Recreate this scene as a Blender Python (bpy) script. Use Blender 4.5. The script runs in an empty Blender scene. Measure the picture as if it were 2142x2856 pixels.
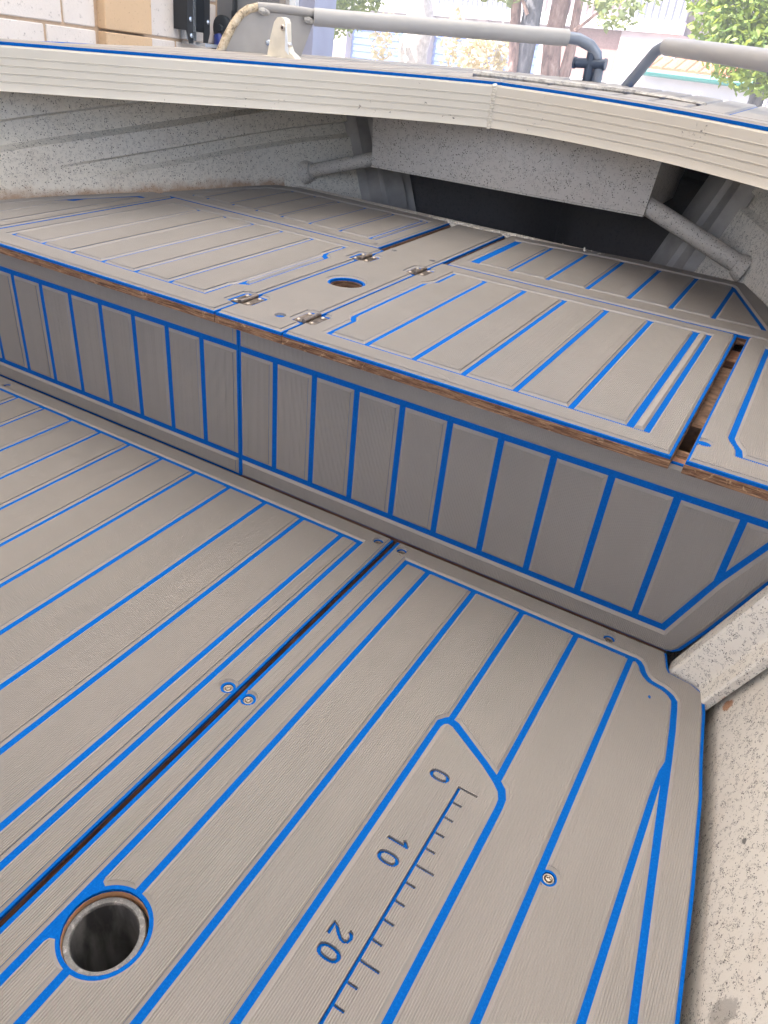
import bpy, math, random
from math import sin, cos, pi, radians, sqrt, hypot
from mathutils import Vector, Matrix
from mathutils.geometry import tessellate_polygon

random.seed(11)
S = bpy.context.scene
COL = S.collection

# ------------------------------------------------------------------ camera, sky, sun, exposure
cam = bpy.data.cameras.new('camera')
cam.sensor_fit = 'HORIZONTAL'
cam.sensor_width = 36.0
cam.lens = 34.67
cam.clip_start = 0.02
cam.clip_end = 600
cob = bpy.data.objects.new('camera', cam)
cob.location = (0, 0, 0.66794)
cob.rotation_euler = (0.980838, -0.092976, 0.526638)
COL.objects.link(cob)
S.camera = cob

SUN_EL, SUN_ROT = 56.0, -135.0
world = bpy.data.worlds.new('World')
S.world = world
world.use_nodes = True
wn = world.node_tree
sky = wn.nodes.new('ShaderNodeTexSky')
sky.sky_type = 'NISHITA'
sky.sun_disc = False
sky.sun_elevation = radians(SUN_EL)
sky.sun_rotation = radians(SUN_ROT)
sky.air_density = 0.8
sky.dust_density = 3.5
sky.ozone_density = 0.4
wn.links.new(sky.outputs[0], wn.nodes['Background'].inputs[0])
wn.nodes['Background'].inputs[1].default_value = 0.15

sun = bpy.data.lights.new('sun', 'SUN')
sun.energy = 5.0
sun.angle = radians(0.5)
sun.color = (1.0, 0.96, 0.90)
so = bpy.data.objects.new('sun', sun)
sdir = Vector((sin(radians(SUN_ROT)) * cos(radians(SUN_EL)), cos(radians(SUN_ROT)) * cos(radians(SUN_EL)), sin(radians(SUN_EL))))
so.rotation_euler = sdir.to_track_quat('Z', 'Y').to_euler()
COL.objects.link(so)

S.view_settings.view_transform = 'Standard'
S.view_settings.look = 'None'
S.view_settings.gamma = 1.0
S.view_settings.use_curve_mapping = False
S.view_settings.exposure = 2.15

# ------------------------------------------------------------------ materials
MATS = {}


class NT:
    def __init__(self, name, rough=0.6, metal=0.0, spec=0.5):
        m = bpy.data.materials.new(name)
        m.use_nodes = True
        self.m = m
        self.t = m.node_tree
        self.b = self.t.nodes['Principled BSDF']
        self.b.inputs['Roughness'].default_value = rough
        self.b.inputs['Metallic'].default_value = metal
        self.b.inputs['Specular IOR Level'].default_value = spec
        self.co = self.t.nodes.new('ShaderNodeNewGeometry').outputs['Position']
        MATS[name] = m

    def scaled(self, s):
        n = self.t.nodes.new('ShaderNodeMapping')
        n.inputs['Scale'].default_value = s
        self.t.links.new(self.co, n.inputs[0])
        return n.outputs[0]

    def noise(self, scale, detail=3, rough=0.5, dist=0.0, vec=None):
        n = self.t.nodes.new('ShaderNodeTexNoise')
        n.inputs['Scale'].default_value = scale
        n.inputs['Detail'].default_value = detail
        n.inputs['Roughness'].default_value = rough
        n.inputs['Distortion'].default_value = dist
        self.t.links.new(vec or self.co, n.inputs['Vector'])
        return n.outputs['Fac']

    def voro(self, scale, out='Distance', vec=None):
        n = self.t.nodes.new('ShaderNodeTexVoronoi')
        n.inputs['Scale'].default_value = scale
        self.t.links.new(vec or self.co, n.inputs['Vector'])
        return n.outputs[out]

    def ramp(self, fac, pts):
        n = self.t.nodes.new('ShaderNodeValToRGB')
        e = n.color_ramp.elements
        while len(e) < len(pts):
            e.new(0.5)
        for el, (p, c) in zip(e, pts):
            el.position = p
            el.color = (*c, 1) if isinstance(c, tuple) else (c, c, c, 1)
        self.t.links.new(fac, n.inputs[0])
        return n.outputs[0]

    def math(self, op, a, b=None):
        n = self.t.nodes.new('ShaderNodeMath')
        n.operation = op
        for i, v in enumerate((a, b)):
            if v is None:
                continue
            if isinstance(v, (int, float)):
                n.inputs[i].default_value = v
            else:
                self.t.links.new(v, n.inputs[i])
        return n.outputs[0]

    def mix(self, fac, a, b):
        n = self.t.nodes.new('ShaderNodeMix')
        n.data_type = 'RGBA'
        for i, v in ((0, fac), (6, a), (7, b)):
            if isinstance(v, tuple):
                n.inputs[i].default_value = (*v, 1)
            elif isinstance(v, (int, float)):
                n.inputs[i].default_value = v
            else:
                self.t.links.new(v, n.inputs[i])
        return n.outputs[2]

    def xyz(self, k):
        n = self.t.nodes.new('ShaderNodeSeparateXYZ')
        self.t.links.new(self.co, n.inputs[0])
        return n.outputs[k]

    def color(self, c):
        if isinstance(c, tuple):
            self.b.inputs['Base Color'].default_value = (*c, 1)
        else:
            self.t.links.new(c, self.b.inputs['Base Color'])
        return self

    def rough(self, f):
        self.t.links.new(f, self.b.inputs['Roughness'])
        return self

    def bump(self, h, strength=0.3, dist=0.002):
        n = self.t.nodes.new('ShaderNodeBump')
        n.inputs['Strength'].default_value = strength
        n.inputs['Distance'].default_value = dist
        self.t.links.new(h, n.inputs['Height'])
        self.t.links.new(n.outputs[0], self.b.inputs['Normal'])
        return self


def plain(name, c, rough=0.6, metal=0.0, var=0.0, scale=8, spec=0.5):
    n = NT(name, rough, metal, spec)
    if var:
        f = n.noise(scale, 4)
        lo = tuple(x * (1 - var) for x in c)
        hi = tuple(min(1, x * (1 + var)) for x in c)
        n.color(n.ramp(f, [(0.3, lo), (0.7, hi)]))
    else:
        n.color(c)
    return MATS[name]


def foam(name, c):
    n = NT(name, 0.62, 0, 0.35)
    big = n.noise(5, 4, 0.6)
    fine = n.noise(900, 2)
    base = n.mix(n.ramp(big, [(0.35, 0.0), (0.7, 1.0)]), tuple(x * 0.95 for x in c), (c[0] * 1.05, c[1] * 1.035, c[2] * 1.03))
    base = n.mix(n.ramp(fine, [(0.3, 0.0), (0.7, 1.0)]), base, n.mix(0.5, base, tuple(x * 0.86 for x in c)))
    scuff = n.ramp(n.noise(38, 5, 0.7, 1.2), [(0.70, 0.0), (0.78, 0.35)])
    n.color(n.mix(scuff, base, tuple(min(1, x * 1.25) for x in c)))
    n.rough(n.ramp(n.noise(7, 4, 0.6), [(0.3, 0.48), (0.7, 0.74)]))
    n.bump(fine, 0.15, 0.0004)
    return MATS[name]


foam('foam', (0.304, 0.284, 0.263))
n = NT('foam_blue', 0.85, 0, 0.06)
f = n.noise(420, 3, 0.7)
n.color(n.ramp(f, [(0.3, (0.0004, 0.080, 0.345)), (0.60, (0.0008, 0.108, 0.44)), (0.75, (0.012, 0.16, 0.56))]))
n.bump(f, 0.3, 0.0008)

n = NT('ply_edge', 0.7, 0, 0.3)
v = n.scaled((26, 26, 300))
lay = n.noise(1.0, 6, 0.75, 0.8, v)
ch = n.noise(60, 4, 0.7, 1.0)
wood = n.ramp(lay, [(0.30, (0.03, 0.014, 0.009)), (0.44, (0.13, 0.062, 0.034)), (0.57, (0.29, 0.165, 0.092)), (0.74, (0.52, 0.36, 0.23))])
n.color(n.mix(n.ramp(ch, [(0.60, 0.0), (0.68, 0.75)]), wood, (0.55, 0.36, 0.21)))
n.bump(n.noise(220, 4, 0.7), 0.6, 0.002)

n = NT('ply_dark', 0.8, 0, 0.2)
lay = n.noise(1.0, 4, 0.6, 0.3, n.scaled((8, 30, 300)))
n.color(n.ramp(lay, [(0.3, (0.14, 0.07, 0.045)), (0.55, (0.34, 0.17, 0.105)), (0.75, (0.58, 0.36, 0.22))]))
n.bump(n.noise(150, 4, 0.7), 0.7, 0.003)

plain('batten', (0.20, 0.12, 0.075), 0.9, 0, 0.45, 90)
plain('cut_wood', (0.55, 0.30, 0.16), 0.7, 0, 0.25, 60)

# cream gelcoat-like paint of the coaming beam
n = NT('cream_paint', 0.42, 0, 0.5)
big = n.noise(3, 3)
base = n.mix(n.ramp(big, [(0.3, 0.0), (0.7, 1.0)]), (0.57, 0.53, 0.455), (0.64, 0.60, 0.52))
chip = n.ramp(n.math('MULTIPLY', n.noise(95, 5, 0.7, 0.6), n.ramp(n.noise(11, 2), [(0.45, 0.75), (0.7, 1.06)])), [(0.635, 0.0), (0.655, 1.0)])
scr = n.ramp(n.noise(1, 3, 0.6, 0.2, n.scaled((9, 9, 160))), [(0.66, 0.0), (0.72, 0.35)])
base = n.mix(scr, base, (0.52, 0.46, 0.37))
n.color(n.mix(chip, base, (0.10, 0.09, 0.085)))
n.bump(chip, 0.5, -0.0008)


def speckled(name, c, dark, amount, dirt=0.0, spots=(), hairs=1.0, fine=330, lo=0.5):
    """cream paint with short black speckles and hairs"""
    n = NT(name, 0.6, 0, 0.4)
    big = n.noise(4, 4)
    base = n.mix(n.ramp(big, [(0.3, 0.0), (0.7, 1.0)]), tuple(x * 0.92 for x in c), c)
    blot = n.ramp(n.noise(14, 4, 0.65), [(0.52, 0.0), (0.75, 0.22)])
    base = n.mix(blot, base, tuple(x * y for x, y in zip(c, (0.78, 0.66, 0.56))))
    hair = n.math('ABSOLUTE', n.math('SUBTRACT', n.noise(190, 2, 0.5, 1.4), 0.5))
    hair = n.ramp(hair, [(0.006, 1.0), (0.034, 0.0)])
    gate = n.ramp(n.noise(125, 2, 0.5), [(0.56 - amount * 0.05, 0.0), (0.62 - amount * 0.05, 1.0)])
    a = n.math('MULTIPLY', n.math('MULTIPLY', hair, gate), hairs)
    dots = n.ramp(n.voro(fine), [(0.10 * amount + 0.03, 1.0), (0.16 * amount + 0.05, 0.0)])
    dg = n.ramp(n.noise(95, 3, 0.6), [(lo, 0.0), (lo + 0.06, 1.0)])
    d = n.math('MULTIPLY', dots, dg)
    clump = n.ramp(n.noise(70, 4, 0.75), [(0.69, 0.0), (0.73, 1.0)])
    sp = n.math('MAXIMUM', n.math('MAXIMUM', a, d), clump)
    base = n.mix(sp, base, dark)
    if dirt:
        z = n.xyz(2)
        wob = n.math('ADD', z, n.math('MULTIPLY', n.math('SUBTRACT', n.noise(25, 4, 0.7), 0.5), 0.05))
        band = n.ramp(n.math('SUBTRACT', wob, dirt), [(0.0, 0.75), (0.018, 0.0)])
        band = n.math('MULTIPLY', band, n.math('LESS_THAN', n.xyz(1), 1.66))
        base = n.mix(band, base, (0.33, 0.19, 0.10))
    for pos, sc_, col_, k in spots:
        mp = n.t.nodes.new('ShaderNodeVectorMath')
        mp.operation = 'SUBTRACT'
        n.t.links.new(n.co, mp.inputs[0])
        mp.inputs[1].default_value = pos
        ms = n.t.nodes.new('ShaderNodeVectorMath')
        ms.operation = 'MULTIPLY'
        n.t.links.new(mp.outputs[0], ms.inputs[0])
        ms.inputs[1].default_value = sc_
        ln = n.t.nodes.new('ShaderNodeVectorMath')
        ln.operation = 'LENGTH'
        n.t.links.new(ms.outputs[0], ln.inputs[0])
        dd = n.math('ADD', ln.outputs['Value'], n.math('MULTIPLY', n.math('SUBTRACT', n.noise(180, 4, 0.7), 0.5), 1.3))
        base = n.mix(n.ramp(dd, [(0.75, k), (1.0, 0.0)]), base, col_)
    n.color(base)
    n.bump(n.noise(160, 4, 0.7), 0.35, 0.0015)
    return MATS[name]


speckled('hull_paint', (0.72, 0.68, 0.60), (0.06, 0.053, 0.048), 1.55, 0.287, (), 0.7, 210, 0.47)
speckled('hull_shade_bow', (0.085, 0.075, 0.071), (0.03, 0.03, 0.03), 1.0)  # near-black base puts the shade under the foredeck into the colour
speckled('hull_paint_low', (0.78, 0.745, 0.675), (0.02, 0.018, 0.016), 1.3, 0.0, [((.1033, .7744, .0152), (120, 110, 90), (0.45, 0.19, 0.07), 0.8), ((.152, .405, .026), (60, 75, 45), (0.16, 0.15, 0.14), 0.5), ((.1418, .5673, .0406), (240, 190, 190), (0.05, 0.05, 0.05), 0.8), ((.1122, .7914, .0458), (240, 190, 190), (0.05, 0.05, 0.05), 0.8)])
speckled('box_paint', (0.52, 0.485, 0.44), (0.08, 0.073, 0.067), 1.6, 0.0, (), 0.7, 210, 0.46)
plain('bare_alloy', (0.33, 0.31, 0.29), 0.55, 0.0, 0.2, 20)
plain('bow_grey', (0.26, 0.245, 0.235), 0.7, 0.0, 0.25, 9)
n = NT('steel', 0.28, 0.95)
n.color((0.62, 0.58, 0.54))
n.bump(n.noise(300, 3), 0.15, 0.0004)
n = NT('screw_steel', 0.38, 0.85)
n.color((0.36, 0.31, 0.26))
n.bump(n.noise(500, 3), 0.2, 0.0003)
n = NT('hinge_steel', 0.42, 0.9)
f = n.noise(120, 4, 0.7)
n.color(n.ramp(f, [(0.35, (0.13, 0.105, 0.085)), (0.7, (0.30, 0.25, 0.21))]))
n.rough(n.ramp(f, [(0.3, 0.3), (0.7, 0.6)]))
plain('recess_shade', (0.02, 0.018, 0.017), 0.8)
n = NT('pipe_grey', 0.5, 0.0)
f = n.noise(160, 5, 0.8, 0.4)
n.color(n.ramp(f, [(0.35, (0.10, 0.10, 0.10)), (0.55, (0.19, 0.185, 0.18)), (0.75, (0.5, 0.48, 0.46))]))
n.bump(f, 0.4, 0.001)
n = NT('pipe_inside', 0.45, 0.0)
f = n.noise(1, 4, 0.6, 0.4, n.scaled((60, 60, 14)))
n.color(n.ramp(f, [(0.35, (0.05, 0.05, 0.05)), (0.7, (0.24, 0.235, 0.23))]))
plain('rail_grey', (0.36, 0.355, 0.35), 0.45, 0.0, 0.08, 6)
plain('rail_tube', (0.20, 0.23, 0.28), 0.35, 0.3, 0.15, 12)
plain('plate_grey', (0.33, 0.315, 0.30), 0.5, 0.0, 0.12, 14)
n = NT('weld_tube', 0.55, 0.0)
f = n.noise(90, 5, 0.75, 0.5)
n.color(n.ramp(f, [(0.36, (0.16, 0.12, 0.08)), (0.48, (0.52, 0.42, 0.28)), (0.7, (0.66, 0.58, 0.46))]))
n.bump(f, 0.7, 0.003)
plain('fitting_cream', (0.72, 0.66, 0.54), 0.35, 0.0, 0.12, 30)
plain('bollard_dark', (0.05, 0.07, 0.11), 0.4, 0.2, 0.2, 30)
plain('crumb', (0.75, 0.70, 0.62), 0.9, 0.0, 0.2, 200)
n = NT('worn_trim', 0.6)
f = n.noise(70, 5, 0.8)
n.color(n.ramp(f, [(0.36, (0.20, 0.19, 0.18)), (0.52, (0.40, 0.385, 0.36)), (0.7, (0.54, 0.51, 0.46))]))
n.bump(f, 0.5, 0.003)

# place round the boat
n = NT('block_white', 0.85)
f = n.noise(60, 5, 0.75)
n.color(n.mix(n.ramp(f, [(0.60, 0.0), (0.68, 0.9)]), n.mix(n.noise(4, 3), (0.60, 0.545, 0.50), (0.70, 0.65, 0.61)), (0.30, 0.27, 0.25)))
n.bump(f, 0.6, 0.004)
n = NT('block_tan', 0.85)
f = n.noise(60, 5, 0.75)
n.color(n.mix(n.ramp(f, [(0.60, 0.0), (0.68, 0.9)]), n.mix(n.noise(4, 3), (0.52, 0.36, 0.22), (0.60, 0.43, 0.27)), (0.26, 0.17, 0.10)))
n.bump(f, 0.6, 0.004)
plain('mortar', (0.47, 0.345, 0.24), 0.9, 0.0, 0.12, 40)
plain('door_grey', (0.20, 0.205, 0.215), 0.5, 0.0, 0.12, 5)
plain('black_steel', (0.018, 0.019, 0.021), 0.4, 0.2)
plain('zinc', (0.55, 0.60, 0.66), 0.25, 0.85)
plain('tool_blue', (0.01, 0.03, 0.20), 0.45)
plain('tool_black', (0.015, 0.02, 0.025), 0.5)
plain('jamb_blue', (0.30, 0.32, 0.43), 0.5, 0, 0.1, 8)
plain('jamb_white', (0.72, 0.76, 0.80), 0.4)
plain('concrete', (0.36, 0.33, 0.295), 0.9, 0, 0.18, 1.5)
plain('asphalt', (0.30, 0.285, 0.27), 0.95, 0, 0.2, 1.0)
n = NT('roof_sheet', 0.6)
n.color((0.55, 0.52, 0.47))
tr = n.t.nodes.new('ShaderNodeBsdfTranslucent')
tr.inputs['Color'].default_value = (0.90, 0.865, 0.80, 1)
mx = n.t.nodes.new('ShaderNodeMixShader')
mx.inputs[0].default_value = 0.72
n.t.links.new(n.b.outputs[0], mx.inputs[1])
n.t.links.new(tr.outputs[0], mx.inputs[2])
n.t.links.new(mx.outputs[0], n.t.nodes['Material Output'].inputs[0])
plain('roof_opaque', (0.55, 0.53, 0.50), 0.6)
plain('cladding', (0.30, 0.305, 0.34), 0.5, 0, 0.05, 2)
plain('cladding_pink', (0.36, 0.29, 0.29), 0.5, 0, 0.05, 2)
plain('fascia_white', (0.55, 0.53, 0.55), 0.6)
plain('pier_pale', (0.36, 0.29, 0.29), 0.8, 0, 0.1, 3)
n = NT('brick_pink', 0.85)
n.color(n.ramp(n.noise(30, 3), [(0.35, (0.18, 0.10, 0.09)), (0.65, (0.26, 0.15, 0.13))]))
plain('door_blue', (0.10, 0.15, 0.36), 0.5, 0, 0.1, 3)
plain('car_white', (0.80, 0.80, 0.81), 0.25)
plain('car_blue', (0.14, 0.19, 0.38), 0.3)
plain('glass_dark', (0.03, 0.035, 0.04), 0.08)
plain('rubber', (0.02, 0.02, 0.02), 0.8)
plain('tile_orange', (0.42, 0.15, 0.07), 0.8, 0, 0.2, 8)
plain('gutter_green', (0.02, 0.17, 0.15), 0.5)
plain('render_white', (0.52, 0.50, 0.52), 0.8, 0, 0.06, 2)
n = NT('bark_grey', 0.9)
f = n.noise(1, 5, 0.7, 0.5, n.scaled((14, 14, 4)))
n.color(n.ramp(f, [(0.35, (0.07, 0.07, 0.09)), (0.6, (0.16, 0.155, 0.17)), (0.75, (0.28, 0.26, 0.26))]))
n.bump(f, 0.8, 0.03)
n = NT('bark_pink', 0.9)
f = n.noise(1, 5, 0.7, 0.5, n.scaled((12, 12, 4)))
n.color(n.ramp(f, [(0.35, (0.14, 0.09, 0.085)), (0.55, (0.30, 0.20, 0.175)), (0.75, (0.44, 0.33, 0.30))]))
n.bump(f, 0.8, 0.03)
n = NT('bark_pale', 0.9)
n.color(n.ramp(n.noise(12, 5, 0.7), [(0.35, (0.40, 0.36, 0.35)), (0.7, (0.66, 0.62, 0.60))]))


def leafmat(name, a, b):
    n = NT(name, 0.5, 0, 0.4)
    r = n.t.nodes.new('ShaderNodeNewGeometry').outputs['Random Per Island']
    n.color(n.ramp(r, [(0.0, a), (1.0, b)]))
    tr = n.t.nodes.new('ShaderNodeBsdfTranslucent')
    tr.inputs['Color'].default_value = (b[0] * 1.6, b[1] * 1.5, b[2] * 0.8, 1)
    mx = n.t.nodes.new('ShaderNodeMixShader')
    mx.inputs[0].default_value = 0.35
    out = n.t.nodes['Material Output']
    n.t.links.new(n.b.outputs[0], mx.inputs[1])
    n.t.links.new(tr.outputs[0], mx.inputs[2])
    n.t.links.new(mx.outputs[0], out.inputs[0])


leafmat('leaf_bright', (0.06, 0.12, 0.035), (0.22, 0.28, 0.075))
leafmat('leaf_grey', (0.09, 0.12, 0.07), (0.22, 0.26, 0.14))
leafmat('leaf_dry', (0.33, 0.28, 0.24), (0.55, 0.50, 0.46))


# ------------------------------------------------------------------ object helpers
ORIGIN = {}


def thing(name, label, cat, loc=(0, 0, 0), group=None, kind=None):
    o = bpy.data.objects.new(name, None)
    o.empty_display_size = 0.05
    o.location = loc
    COL.objects.link(o)
    ORIGIN[o] = Vector(loc)
    o['label'] = label
    o['category'] = cat
    if group:
        o['group'] = group
    if kind:
        o['kind'] = kind
    return o


def link_mesh(name, verts, faces, mat, parent=None, smooth=False, sharp=None):
    org = ORIGIN[parent] if parent is not None else Vector((0, 0, 0))
    me = bpy.data.meshes.new(name)
    me.from_pydata([Vector(v) - org for v in verts], [], faces)
    me.materials.append(MATS[mat])
    if smooth:
        me.shade_smooth()
        if sharp:
            me.set_sharp_from_angle(angle=radians(sharp))
    me.update()
    o = bpy.data.objects.new(name, me)
    COL.objects.link(o)
    if parent is not None:
        o.parent = parent
        ORIGIN[o] = org
        if parent.parent is not None and parent.type == 'EMPTY':
            pass
    else:
        ORIGIN[o] = Vector((0, 0, 0))
    return o


class MB:
    """collects primitives into one mesh"""

    def __init__(self):
        self.v = []
        self.f = []

    def add(self, vs, fs):
        k = len(self.v)
        self.v += [tuple(p) for p in vs]
        self.f += [tuple(i + k for i in q) for q in fs]
        return self

    def box(self, x0, x1, y0, y1, z0, z1, M=None):
        vs = [Vector(p) for p in ((x0, y0, z0), (x1, y0, z0), (x1, y1, z0), (x0, y1, z0), (x0, y0, z1), (x1, y0, z1), (x1, y1, z1), (x0, y1, z1))]
        if M:
            vs = [M @ p for p in vs]
        return self.add(vs, [(3, 2, 1, 0), (4, 5, 6, 7), (0, 1, 5, 4), (1, 2, 6, 5), (2, 3, 7, 6), (3, 0, 4, 7)])

    def bevbox(self, x0, x1, y0, y1, z0, z1, b, M=None):
        """box with chamfered vertical and top edges"""
        def ring(i, z):
            return [(x0 + i + b, y0 + i, z), (x1 - i - b, y0 + i, z), (x1 - i, y0 + i + b, z), (x1 - i, y1 - i - b, z),
                    (x1 - i - b, y1 - i, z), (x0 + i + b, y1 - i, z), (x0 + i, y1 - i - b, z), (x0 + i, y0 + i + b, z)]
        rings = [ring(b, z0), ring(0, z0 + b), ring(0, z1 - b), ring(b, z1)]
        vs = [Vector(p) for r in rings for p in r]
        if M:
            vs = [M @ p for p in vs]
        fs = [tuple(range(7, -1, -1)), tuple(range(24, 32))]
        for k in range(3):
            for i in range(8):
                j = (i + 1) % 8
                fs.append((k * 8 + i, k * 8 + j, k * 8 + 8 + j, k * 8 + 8 + i))
        return self.add(vs, fs)

    def tube(self, path, r, n=12, cap=True, flat=1.0):
        path = [Vector(p) for p in path]
        rs = r if isinstance(r, (list, tuple)) else [r] * len(path)
        vs, fs = [], []
        up = Vector((0, 0, 1))
        for i, p in enumerate(path):
            d = (path[min(i + 1, len(path) - 1)] - path[max(i - 1, 0)]).normalized()
            a = up if abs(d.z) < 0.95 else Vector((0, 1, 0))
            s = d.cross(a).normalized()
            t = s.cross(d).normalized()
            for k in range(n):
                an = 2 * pi * k / n
                vs.append(p + s * (cos(an) * rs[i]) + t * (sin(an) * rs[i] * flat))
        for i in range(len(path) - 1):
            for k in range(n):
                j = (k + 1) % n
                fs.append((i * n + k, i * n + j, (i + 1) * n + j, (i + 1) * n + k))
        if cap:
            fs.append(tuple(range(n - 1, -1, -1)))
            m = (len(path) - 1) * n
            fs.append(tuple(range(m, m + n)))
        return self.add(vs, fs)

    def lathe(self, prof, c=(0, 0, 0), n=20, M=None, closed=False, cap0=True):
        vs, fs = [], []
        for r, z in prof:
            for k in range(n):
                a = 2 * pi * k / n
                p = Vector((r * cos(a), r * sin(a), z))
                vs.append((M @ p if M else p) + Vector(c))
        m = len(prof)
        for i in range(m - (0 if closed else 1)):
            i2 = (i + 1) % m
            for k in range(n):
                j = (k + 1) % n
                fs.append((i * n + k, i * n + j, i2 * n + j, i2 * n + k))
        if not closed:
            if prof[0][0] > 1e-6 and cap0:
                fs.append(tuple(range(n - 1, -1, -1)))
            if prof[-1][0] > 1e-6:
                fs.append(tuple(range((m - 1) * n, m * n)))
        return self.add(vs, fs)

    def prism(self, poly, f, d):
        """poly: 2D list; f maps (u,v)->Vector; d: extrusion vector"""
        d = Vector(d)
        a = [f(*p) for p in poly]
        b = [p + d for p in a]
        k = len(poly)
        tri = tessellate_polygon([[Vector((p[0], p[1], 0)) for p in poly]])
        fs = [tuple(t) for t in tri] + [tuple(i + k for i in reversed(t)) for t in tri]
        fs += [(i, (i + 1) % k, (i + 1) % k + k, i + k) for i in range(k)]
        return self.add(a + b, fs)

    def build(self, name, mat, parent=None, smooth=False, sharp=40):
        return link_mesh(name, self.v, self.f, mat, parent, smooth, sharp)


def area(p):
    return 0.5 * sum(p[i][0] * p[(i + 1) % len(p)][1] - p[(i + 1) % len(p)][0] * p[i][1] for i in range(len(p)))


def clean(p, eps=1e-5):
    q = []
    for a in p:
        if not q or hypot(a[0] - q[-1][0], a[1] - q[-1][1]) > eps:
            q.append((float(a[0]), float(a[1])))
    if hypot(q[0][0] - q[-1][0], q[0][1] - q[-1][1]) < eps:
        q.pop()
    return q


def offset(p, d):
    """moves every edge of the loop to its left by d (into a counter-clockwise loop)"""
    n = len(p)
    out = []
    for i in range(n):
        a, b, c = p[i - 1], p[i], p[(i + 1) % n]
        e1 = Vector((b[0] - a[0], b[1] - a[1])).normalized()
        e2 = Vector((c[0] - b[0], c[1] - b[1])).normalized()
        n1 = Vector((-e1.y, e1.x))
        n2 = Vector((-e2.y, e2.x))
        m = n1 + n2
        k = m.length_squared
        if k < 0.002:
            m, k = n1, 1.0
            out.append((b[0] + m.x * d, b[1] + m.y * d))
            continue
        s = 2 * d / k
        out.append((b[0] + m.x * s, b[1] + m.y * s))
    return out


def arc(cx, cy, r, a0, a1, n=14):
    return [(cx + r * cos(a0 + (a1 - a0) * i / n), cy + r * sin(a0 + (a1 - a0) * i / n)) for i in range(n + 1)]


def circle(cx, cy, r, n=28):
    return arc(cx, cy, r, 0, 2 * pi, n)[:-1]


PITCH = 0.0023
RIB = ((0.0, 1), (0.0011, 1), (0.0014, 0), (0.0020, 0))


def rib_h(x):
    """height of the corduroy at x: 1 on a rib, lower in a groove, each groove a little different"""
    k = math.floor(x / PITCH)
    t = x - k * PITCH
    g = 0.22 - 0.22 * ((math.sin(k * 12.9898) * 43758.5453) % 1.0) ** 1.5
    if t < 0.0011:
        return 1.0
    if t < 0.0014:
        return 1 - (1 - g) * (t - 0.0011) / 0.0003
    if t < 0.0020:
        return g
    return g + (1 - g) * (t - 0.0020) / 0.0003


def FZ(z):
    """floor-like frame: (u,v,w) -> x,y,z"""
    if callable(z):
        return lambda u, v, w: (u, v, z(u, v) + w)
    return lambda u, v, w: (u, v, z + w)


def FY(y):
    """upright frame facing the camera: (u,v,w) -> x, y-w, z=v"""
    return lambda u, v, w: (u, y - w, v)


def piece(name, mat, parent, fr, outer, holes=(), w0=0.0, w1=0.004, inset=0.0, hin=0.0, ribs=False, depth=0.0011, bottom=False):
    """A slab cut to a 2D outline with holes: sloping edges (inset at the top), and a fine corduroy of ribs along v."""
    outer = clean(outer)
    if area(outer) < 0:
        outer.reverse()
    loops = [outer]
    ins = [inset]
    for h in holes:
        hi_ = hin
        if isinstance(h, tuple):
            h, hi_ = h
        h = clean(h)
        if area(h) > 0:
            h.reverse()
        loops.append(h)
        ins.append(hi_)
    tops = [offset(l, d) if d else l for l, d in zip(loops, ins)]
    V, F, key = [], [], {}

    def vid(u, v, w):
        k = (round(u * 2e5), round(v * 2e5), round(w * 2e5))
        if k not in key:
            key[k] = len(V)
            V.append(fr(u, v, w))
        return key[k]
    wt = w1 - depth if ribs else w1
    for lo, up in zip(loops, tops):
        n = len(lo)
        for i in range(n):
            j = (i + 1) % n
            F.append((vid(*lo[i], w0), vid(*lo[j], w0), vid(*up[j], wt), vid(*up[i], wt)))
    if bottom:
        flat = [p for l in loops for p in l]
        for t in tessellate_polygon([[Vector((p[0], p[1], 0)) for p in l] for l in loops]):
            F.append(tuple(vid(*flat[i], w0) for i in reversed(t)))
    if not ribs:
        flat = [p for l in tops for p in l]
        for t in tessellate_polygon([[Vector((p[0], p[1], 0)) for p in l] for l in tops]):
            F.append(tuple(vid(*flat[i], w1) for i in t))
    else:
        edges = []
        xs = set()
        for l in tops:
            n = len(l)
            for i in range(n):
                a, b = l[i], l[(i + 1) % n]
                xs.add(round(a[0], 7))
                if abs(a[0] - b[0]) > 1e-7:
                    edges.append((a, b) if a[0] < b[0] else (b, a))
        x0, x1 = min(xs), max(xs)
        k = math.floor(x0 / PITCH)
        while k * PITCH < x1:
            for t, _ in RIB:
                x = round(k * PITCH + t, 7)
                if x0 < x < x1:
                    xs.add(x)
            k += 1
        xs = sorted(xs)
        edges.sort(key=lambda e: e[0][0])
        live, ei = [], 0
        for xa, xb in zip(xs, xs[1:]):
            if xb - xa < 2e-6:
                continue
            xm = (xa + xb) / 2
            while ei < len(edges) and edges[ei][0][0] < xm:
                live.append(edges[ei])
                ei += 1
            live = [e for e in live if e[1][0] > xm]
            cr = []
            for a, b in live:
                s = (b[1] - a[1]) / (b[0] - a[0])
                cr.append((a[1] + s * (xm - a[0]), a[1] + s * (xa - a[0]), a[1] + s * (xb - a[0])))
            cr.sort()
            ha, hb = wt + depth * rib_h(xa + 1e-7), wt + depth * rib_h(xb + 1e-7)
            for lo, hi in zip(cr[::2], cr[1::2]):
                p, q = vid(xa, lo[1], ha), vid(xb, lo[2], hb)
                r, s = vid(xb, hi[2], hb), vid(xa, hi[1], ha)
                F.append((p, q, r, s))
                F.append((vid(xa, lo[1], wt), vid(xb, lo[2], wt), q, p))
                F.append((s, r, vid(xb, hi[2], wt), vid(xa, hi[1], wt)))
    G = []
    for q in F:
        u = []
        for i in q:
            if i not in u:
                u.append(i)
        if len(u) >= 3:
            G.append(tuple(u))
    return link_mesh(name, V, G, mat, parent)


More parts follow.
